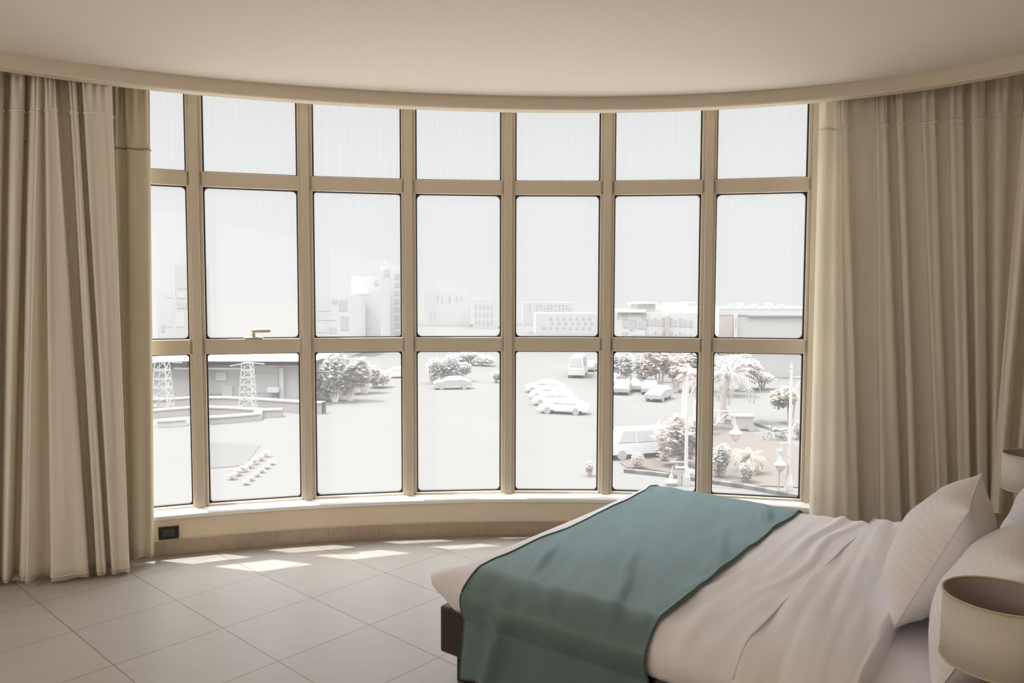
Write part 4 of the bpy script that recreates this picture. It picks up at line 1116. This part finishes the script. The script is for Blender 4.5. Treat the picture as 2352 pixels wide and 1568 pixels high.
for i in range(7):
    t = i / 6; x = lerp(536, 612, t); y = lerp(1104, 1052, t)
    bush('hedge_plant', 'low brownish plant, %s from the lower left end of the inner diagonal garden row' % ('first', 'second', 'third', 'fourth', 'fifth', 'sixth', 'seventh')[i], x, y, 26, 18, 'leaf_pink', 100 + i, 160, 'plant', 'diagonal hedge row of the garden')
for i in range(6):
    t = i / 5; x = lerp(568, 626, t); y = lerp(1116, 1070, t)
    bush('hedge_plant', 'low grey plant, %s from the lower left end of the outer diagonal garden row' % ('first', 'second', 'third', 'fourth', 'fifth', 'sixth')[i], x, y, 20, 13, 'leaf_far', 120 + i, 120, 'plant', 'outer diagonal row of the garden')
flat_patch('ground_garden', [(478, 1020), (560, 1023), (600, 1026), (566, 1070), (540, 1075), (478, 1080)], 0.03, 'garden')
bush('bush', 'brown leaved bush low in the bay left of the bed, by the mullion', 1355, 1092, 28, 40, 'leaf_pink', 140, 500)

# street lamps
def street_lamp(label, x, yb, yt, arms, s=1.0):
    p = G(x, yb); h = at_y(x, yt, p.y).z - ZG
    root = thing('street_lamp', p, label, 'street lamp', 'white street lamps')
    b = MB(); b.lathe([(0.26, 0), (0.24, 0.5), (0.16, 0.9), (0.13, 1.1)], 12, p); b.build('lamp_foot', M['x_metal'], root)
    b = MB(); b.lathe([(0.11, 1.1), (0.09, h * 0.6), (0.07, h)], 10, p); b.build('pole', M['x_metal'], root)
    b = MB(); b.lathe([(0.09, h), (0.05, h + 0.15), (0.09, h + 0.25), (0.03, h + 0.4), (0.01, h + 0.6)], 8, p); b.build('finial', M['x_metal'], root)
    for (z, dx, dy) in arms:
        o_ = p + Vector((0, 0, h * z)); e = Vector((dx, dy, 0))
        b = MB(); b.tube([o_, o_ + e * 1.0], 0.035, 6)
        b.tube([o_ + Vector((0, 0, -0.75)) , o_ + e * 0.25 + Vector((0, 0, -0.7)), o_ + e * 0.45 + Vector((0, 0, -0.3)), o_ + e * 0.65 + Vector((0, 0, -0.12)), o_ + e * 0.85 + Vector((0, 0, -0.25)), o_ + e * 0.92 + Vector((0, 0, -0.75))], 0.035, 6)
        b.build('arm', M['x_metal'], root)
        c_ = o_ + e * 0.92 + Vector((0, 0, -1.3))
        b = MB(); b.lathe([(0.03, 0.58), (0.12, 0.5), (0.12, 0.36), (0.34, 0.18), (0.34, 0.12)], 14, c_); ln = b.build('lantern', M['x_metal'], root)
        b = MB(); b.lathe([(0.28, 0.12), (0.20, -0.12), (0.05, -0.28)], 14, c_); b.build('lantern_glass', M['x_pink'], ln)
street_lamp('street lamp in front of the flowering tree, single arm at its top', 1577, 1112, 868, [(0.97, 0.9, 0.3), (0.22, -0.9, 0.0)])
street_lamp('tall street lamp nearest the right curtain with lanterns at two heights', 1813, 1130, 852, [(0.96, 1.0, 0.2), (0.42, -0.55, -0.1)])
street_lamp('street lamp hidden behind a mullion, its curled arm reaching right above the shrubs', 1626, 1150, 938, [(0.985, 1.55, 0.0)])
street_lamp('small distant street lamp at the left of the reddish street trees', 1449, 884, 832, [(0.95, 1.4, 0.0), (0.95, -1.4, 0.0)])
# signs
p = G(1790, 1128); root = thing('road_sign', p, 'dark narrow street sign seen edge on beside the right street lamp', 'sign')
b = MB(); b.tube([p, p + Vector((0, 0, 2.4))], 0.04, 6); b.build('post', M['x_dark'], root)
b = MB(); b.box(p + Vector((0, 0, 1.95)), (0.18, 0.6, 0.85)); b.build('sign_panel', M['x_dark'], root)
p = G(1562, 1112); root = thing('bollard_sign', p, 'short pale post with a flat cap at the kerb before the bed runner', 'post')
b = MB(); b.box(p + Vector((0, 0, 0.5)), (0.16, 0.16, 1.0)); b.build('post', M['x_stone'], root)
b = MB(); b.box(p + Vector((0, 0, 1.03)), (0.5, 0.3, 0.07)); b.build('cap', M['x_metal'], root)

# vehicles
def car(label, x, y, rot, paint, kind='car', group='cars parked and driving outside', scale=1.0):
    p = G(x, y)
    if kind == 'car': L, Wd, prof, cab, win = 4.4, 1.75, [(0, .35), (0, .75), (.25, .88), (1.1, .98), (3.9, 1.0), (4.35, .9), (4.4, .4)], [(0.95, .97), (1.75, 1.42), (3.1, 1.45), (3.95, 1.0)], 1
    elif kind == 'van': L, Wd, prof, cab, win = 4.9, 1.8, [(0, .35), (0, .9), (.3, 1.1), (4.8, 1.15), (4.9, 1.0), (4.9, .4)], [(0.25, 1.1), (1.0, 1.95), (4.6, 1.98), (4.85, 1.15)], 2
    else: L, Wd, prof, cab, win = 6.5, 2.2, [(0, .4), (0, 1.3), (.1, 1.4), (6.4, 1.4), (6.5, 1.3), (6.5, .4)], [(0.05, 1.38), (0.3, 2.75), (6.3, 2.8), (6.45, 1.4)], 2
    root = bpy.data.objects.new('parked_car' if kind == 'car' else ('van' if kind == 'van' else 'minibus'), None); COL.objects.link(root)
    root.location = p; root.rotation_euler = (0, 0, rot); tag(root, label, 'car' if kind == 'car' else 'van', group)
    def loft(poly, w0, w1, zsplit=None):
        b = MB(); rows = []
        zs = [q[1] for q in poly]; zmin, zmax = min(zs), max(zs)
        for sy in (-1, -0.86, 0.86, 1):
            row = []
            for (xx, zz) in poly:
                f = (zz - zmin) / (zmax - zmin); w = lerp(w0, w1, f)
                yy = sy * w / 2
                row.append(b.v((xx - L / 2, yy, zz - (0.04 if abs(sy) == 1 and f > 0.5 else 0))))
            rows.append(row)
        for a, c in zip(rows, rows[1:]):
            for j in range(len(poly)): b.face([a[j], c[j], c[(j + 1) % len(poly)], a[(j + 1) % len(poly)]])
        b.face(rows[0]); b.face(rows[-1][::-1]); return b
    def fin(b, nm, m, par=root):
        bmesh.ops.recalc_face_normals(b.bm, faces=b.bm.faces)
        me = bpy.data.meshes.new(nm); b.bm.to_mesh(me); b.bm.free(); me.materials.append(m)
        o = bpy.data.objects.new(nm, me); COL.objects.link(o); o.parent = par; return o
    fin(loft(prof, Wd, Wd * 0.96), 'body', paint)
    cb = fin(loft(cab, Wd * 0.94, Wd * 0.74), 'cabin', paint)
    nwin = 2 if kind == 'car' else 3
    x0, x1 = cab[0][0] + 0.35, cab[-1][0] - 0.35; z0 = cab[0][1] + 0.06; z1 = cab[1][1] - 0.08
    for sy in (-1, 1):
        for i in range(nwin):
            a = lerp(x0, x1, i / nwin) + 0.05; c = lerp(x0, x1, (i + 1) / nwin) - 0.05
            b = MB(); wy0 = Wd * 0.94 / 2 + 0.01; wy1 = Wd * 0.74 / 2 + 0.04
            ta = a + (0.35 if i == 0 else 0); tc_ = c - (0.3 if i == nwin - 1 else 0)
            q = [(a - L / 2, sy * wy0, z0), (c - L / 2, sy * wy0, z0), (tc_ - L / 2, sy * wy1, z1), (ta - L / 2, sy * wy1, z1)]
            f0 = [b.v(v) for v in q]; f1 = [b.v((v[0], v[1] + sy * 0.015, v[2])) for v in q]
            b.face(f0); b.face(f1[::-1])
            for k_ in range(4): b.face([f0[k_], f0[(k_ + 1) % 4], f1[(k_ + 1) % 4], f1[k_]])
            fin(b, 'side_window', M['car_glass'], cb)
    for (xa, za, xb_, zb2, nm) in ((cab[0][0], cab[0][1], cab[1][0], cab[1][1], 'windscreen'), (cab[-1][0], cab[-1][1], cab[-2][0], cab[-2][1], 'rear_window')):
        b = MB(); d = -1 if nm == 'windscreen' else 1
        pa = (lerp(xa, xb_, .1) - L / 2 + d * .03, lerp(za, zb2, .1)); pb = (lerp(xa, xb_, .88) - L / 2 + d * .03, lerp(za, zb2, .88))
        b.face([b.v((pa[0], -Wd * .40, pa[1])), b.v((pa[0], Wd * .40, pa[1])), b.v((pb[0], Wd * .33, pb[1])), b.v((pb[0], -Wd * .33, pb[1]))])
        o_ = fin(b, nm, M['car_glass'], cb); md = o_.modifiers.new('t', 'SOLIDIFY'); md.thickness = 0.02; md.offset = 0
    for xx in (0.85, L - 0.9):
        for sy in (-1, 1):
            b = MB(); b.tube([(xx - L / 2, sy * Wd * 0.38, 0.32), (xx - L / 2, sy * Wd * 0.505, 0.32)], 0.32, 18); fin(b, 'wheel', M['tyre'])
    return root
R_ = math.radians
car('white hatchback nearest in the slanting row of parked cars', 1296, 948, R_(-18), M['car_white'])
car('white car third in the slanting row of parked cars, partly behind the nearest', 1277, 930, R_(-16), M['car_white'])
car('white car second in the slanting row of parked cars', 1268, 915, R_(-14), M['car_white'])
car('white car at the far end of the slanting row of parked cars', 1254, 900, R_(-10), M['car_white'])
car('boxy white minibus driving away beyond the parked row', 1328, 862, R_(80), M['car_white'], 'bus', None)
car('small grey car beyond the minibus', 1358, 850, R_(70), M['car_grey'])
car('grey estate car at the left edge of the bay above the van', 1431, 901, R_(75), M['car_grey'])
car('grey car alone on the open road above the van', 1515, 916, R_(60), M['car_grey'])
car('grey car parked below the street trees, left one of the pair', 1468, 894, R_(72), M['car_grey'])
car('grey car parked below the street trees, right one of the pair', 1494, 900, R_(76), M['car_grey'])
car('pale car at the left edge below the grey street tree', 1412, 884, R_(80), M['car_white'])
car('white van beside the flowering tree, facing left', 1470, 1046, R_(14), M['car_white'], 'van', None)
car('pale car in the middle distance of the centre left bay', 1040, 893, R_(10), M['car_grey'])
car('pale car beyond the street in the third visible bay', 915, 868, R_(10), M['car_white'])
# market stall / skip and motorcycle
p = G(1706, 985); root = thing('produce_cart', p, 'brownish open cart with crates on the island road', 'cart')
b = MB(); b.box(p + Vector((0, 0, 0.75)), (1.5, 1.0, 0.7)); b.build('cart_body', M['x_stone'], root)
b = MB(); b.box(p + Vector((0, 0, 1.18)), (1.6, 1.1, 0.14)); b.build('crates', M['x_pink'], root)
for sx in (-0.55, 0.55):
    b = MB(); b.tube([p + Vector((sx, -0.53, 0.3)), p + Vector((sx, -0.45, 0.3))], 0.3, 16); b.build('wheel', M['tyre'], root)
p = G(1785, 1008); root = thing('motorcycle', p, 'parked motorcycle by the dark bush in the last clear bay', 'motorcycle')
for sx in (-0.7, 0.65):
    b = MB()
    pts = [p + Vector((sx + 0.3 * cos(t * pi / 8), 0, 0.32 + 0.3 * sin(t * pi / 8))) for t in range(17)]
    b.tube(pts, 0.05, 6); b.tube([p + Vector((sx, -0.06, 0.32)), p + Vector((sx, 0.06, 0.32))], 0.08, 8); b.build('wheel', M['x_dark'], root)
b = MB(); b.tube([p + Vector((-0.7, 0, 0.32)), p + Vector((-0.45, 0, 1.0)), p + Vector((-0.5, 0, 1.05))], 0.04, 6); b.tube([p + Vector((-0.5, -0.32, 1.05)), p + Vector((-0.5, 0.32, 1.05))], 0.03, 6); b.build('handlebar', M['x_dark'], root)
b = MB(); b.tube([p + Vector((-0.4, 0, 0.75)), p + Vector((-0.1, 0, 0.88)), p + Vector((0.15, 0, 0.75)), p + Vector((0.75, 0, 0.85))], [0.08, 0.16, 0.12, 0.10], 10); b.tube([p + Vector((-0.1, 0, 0.4)), p + Vector((0.6, 0, 0.35))], [0.16, 0.06], 8); b.build('motorcycle_body', M['x_dark'], root)
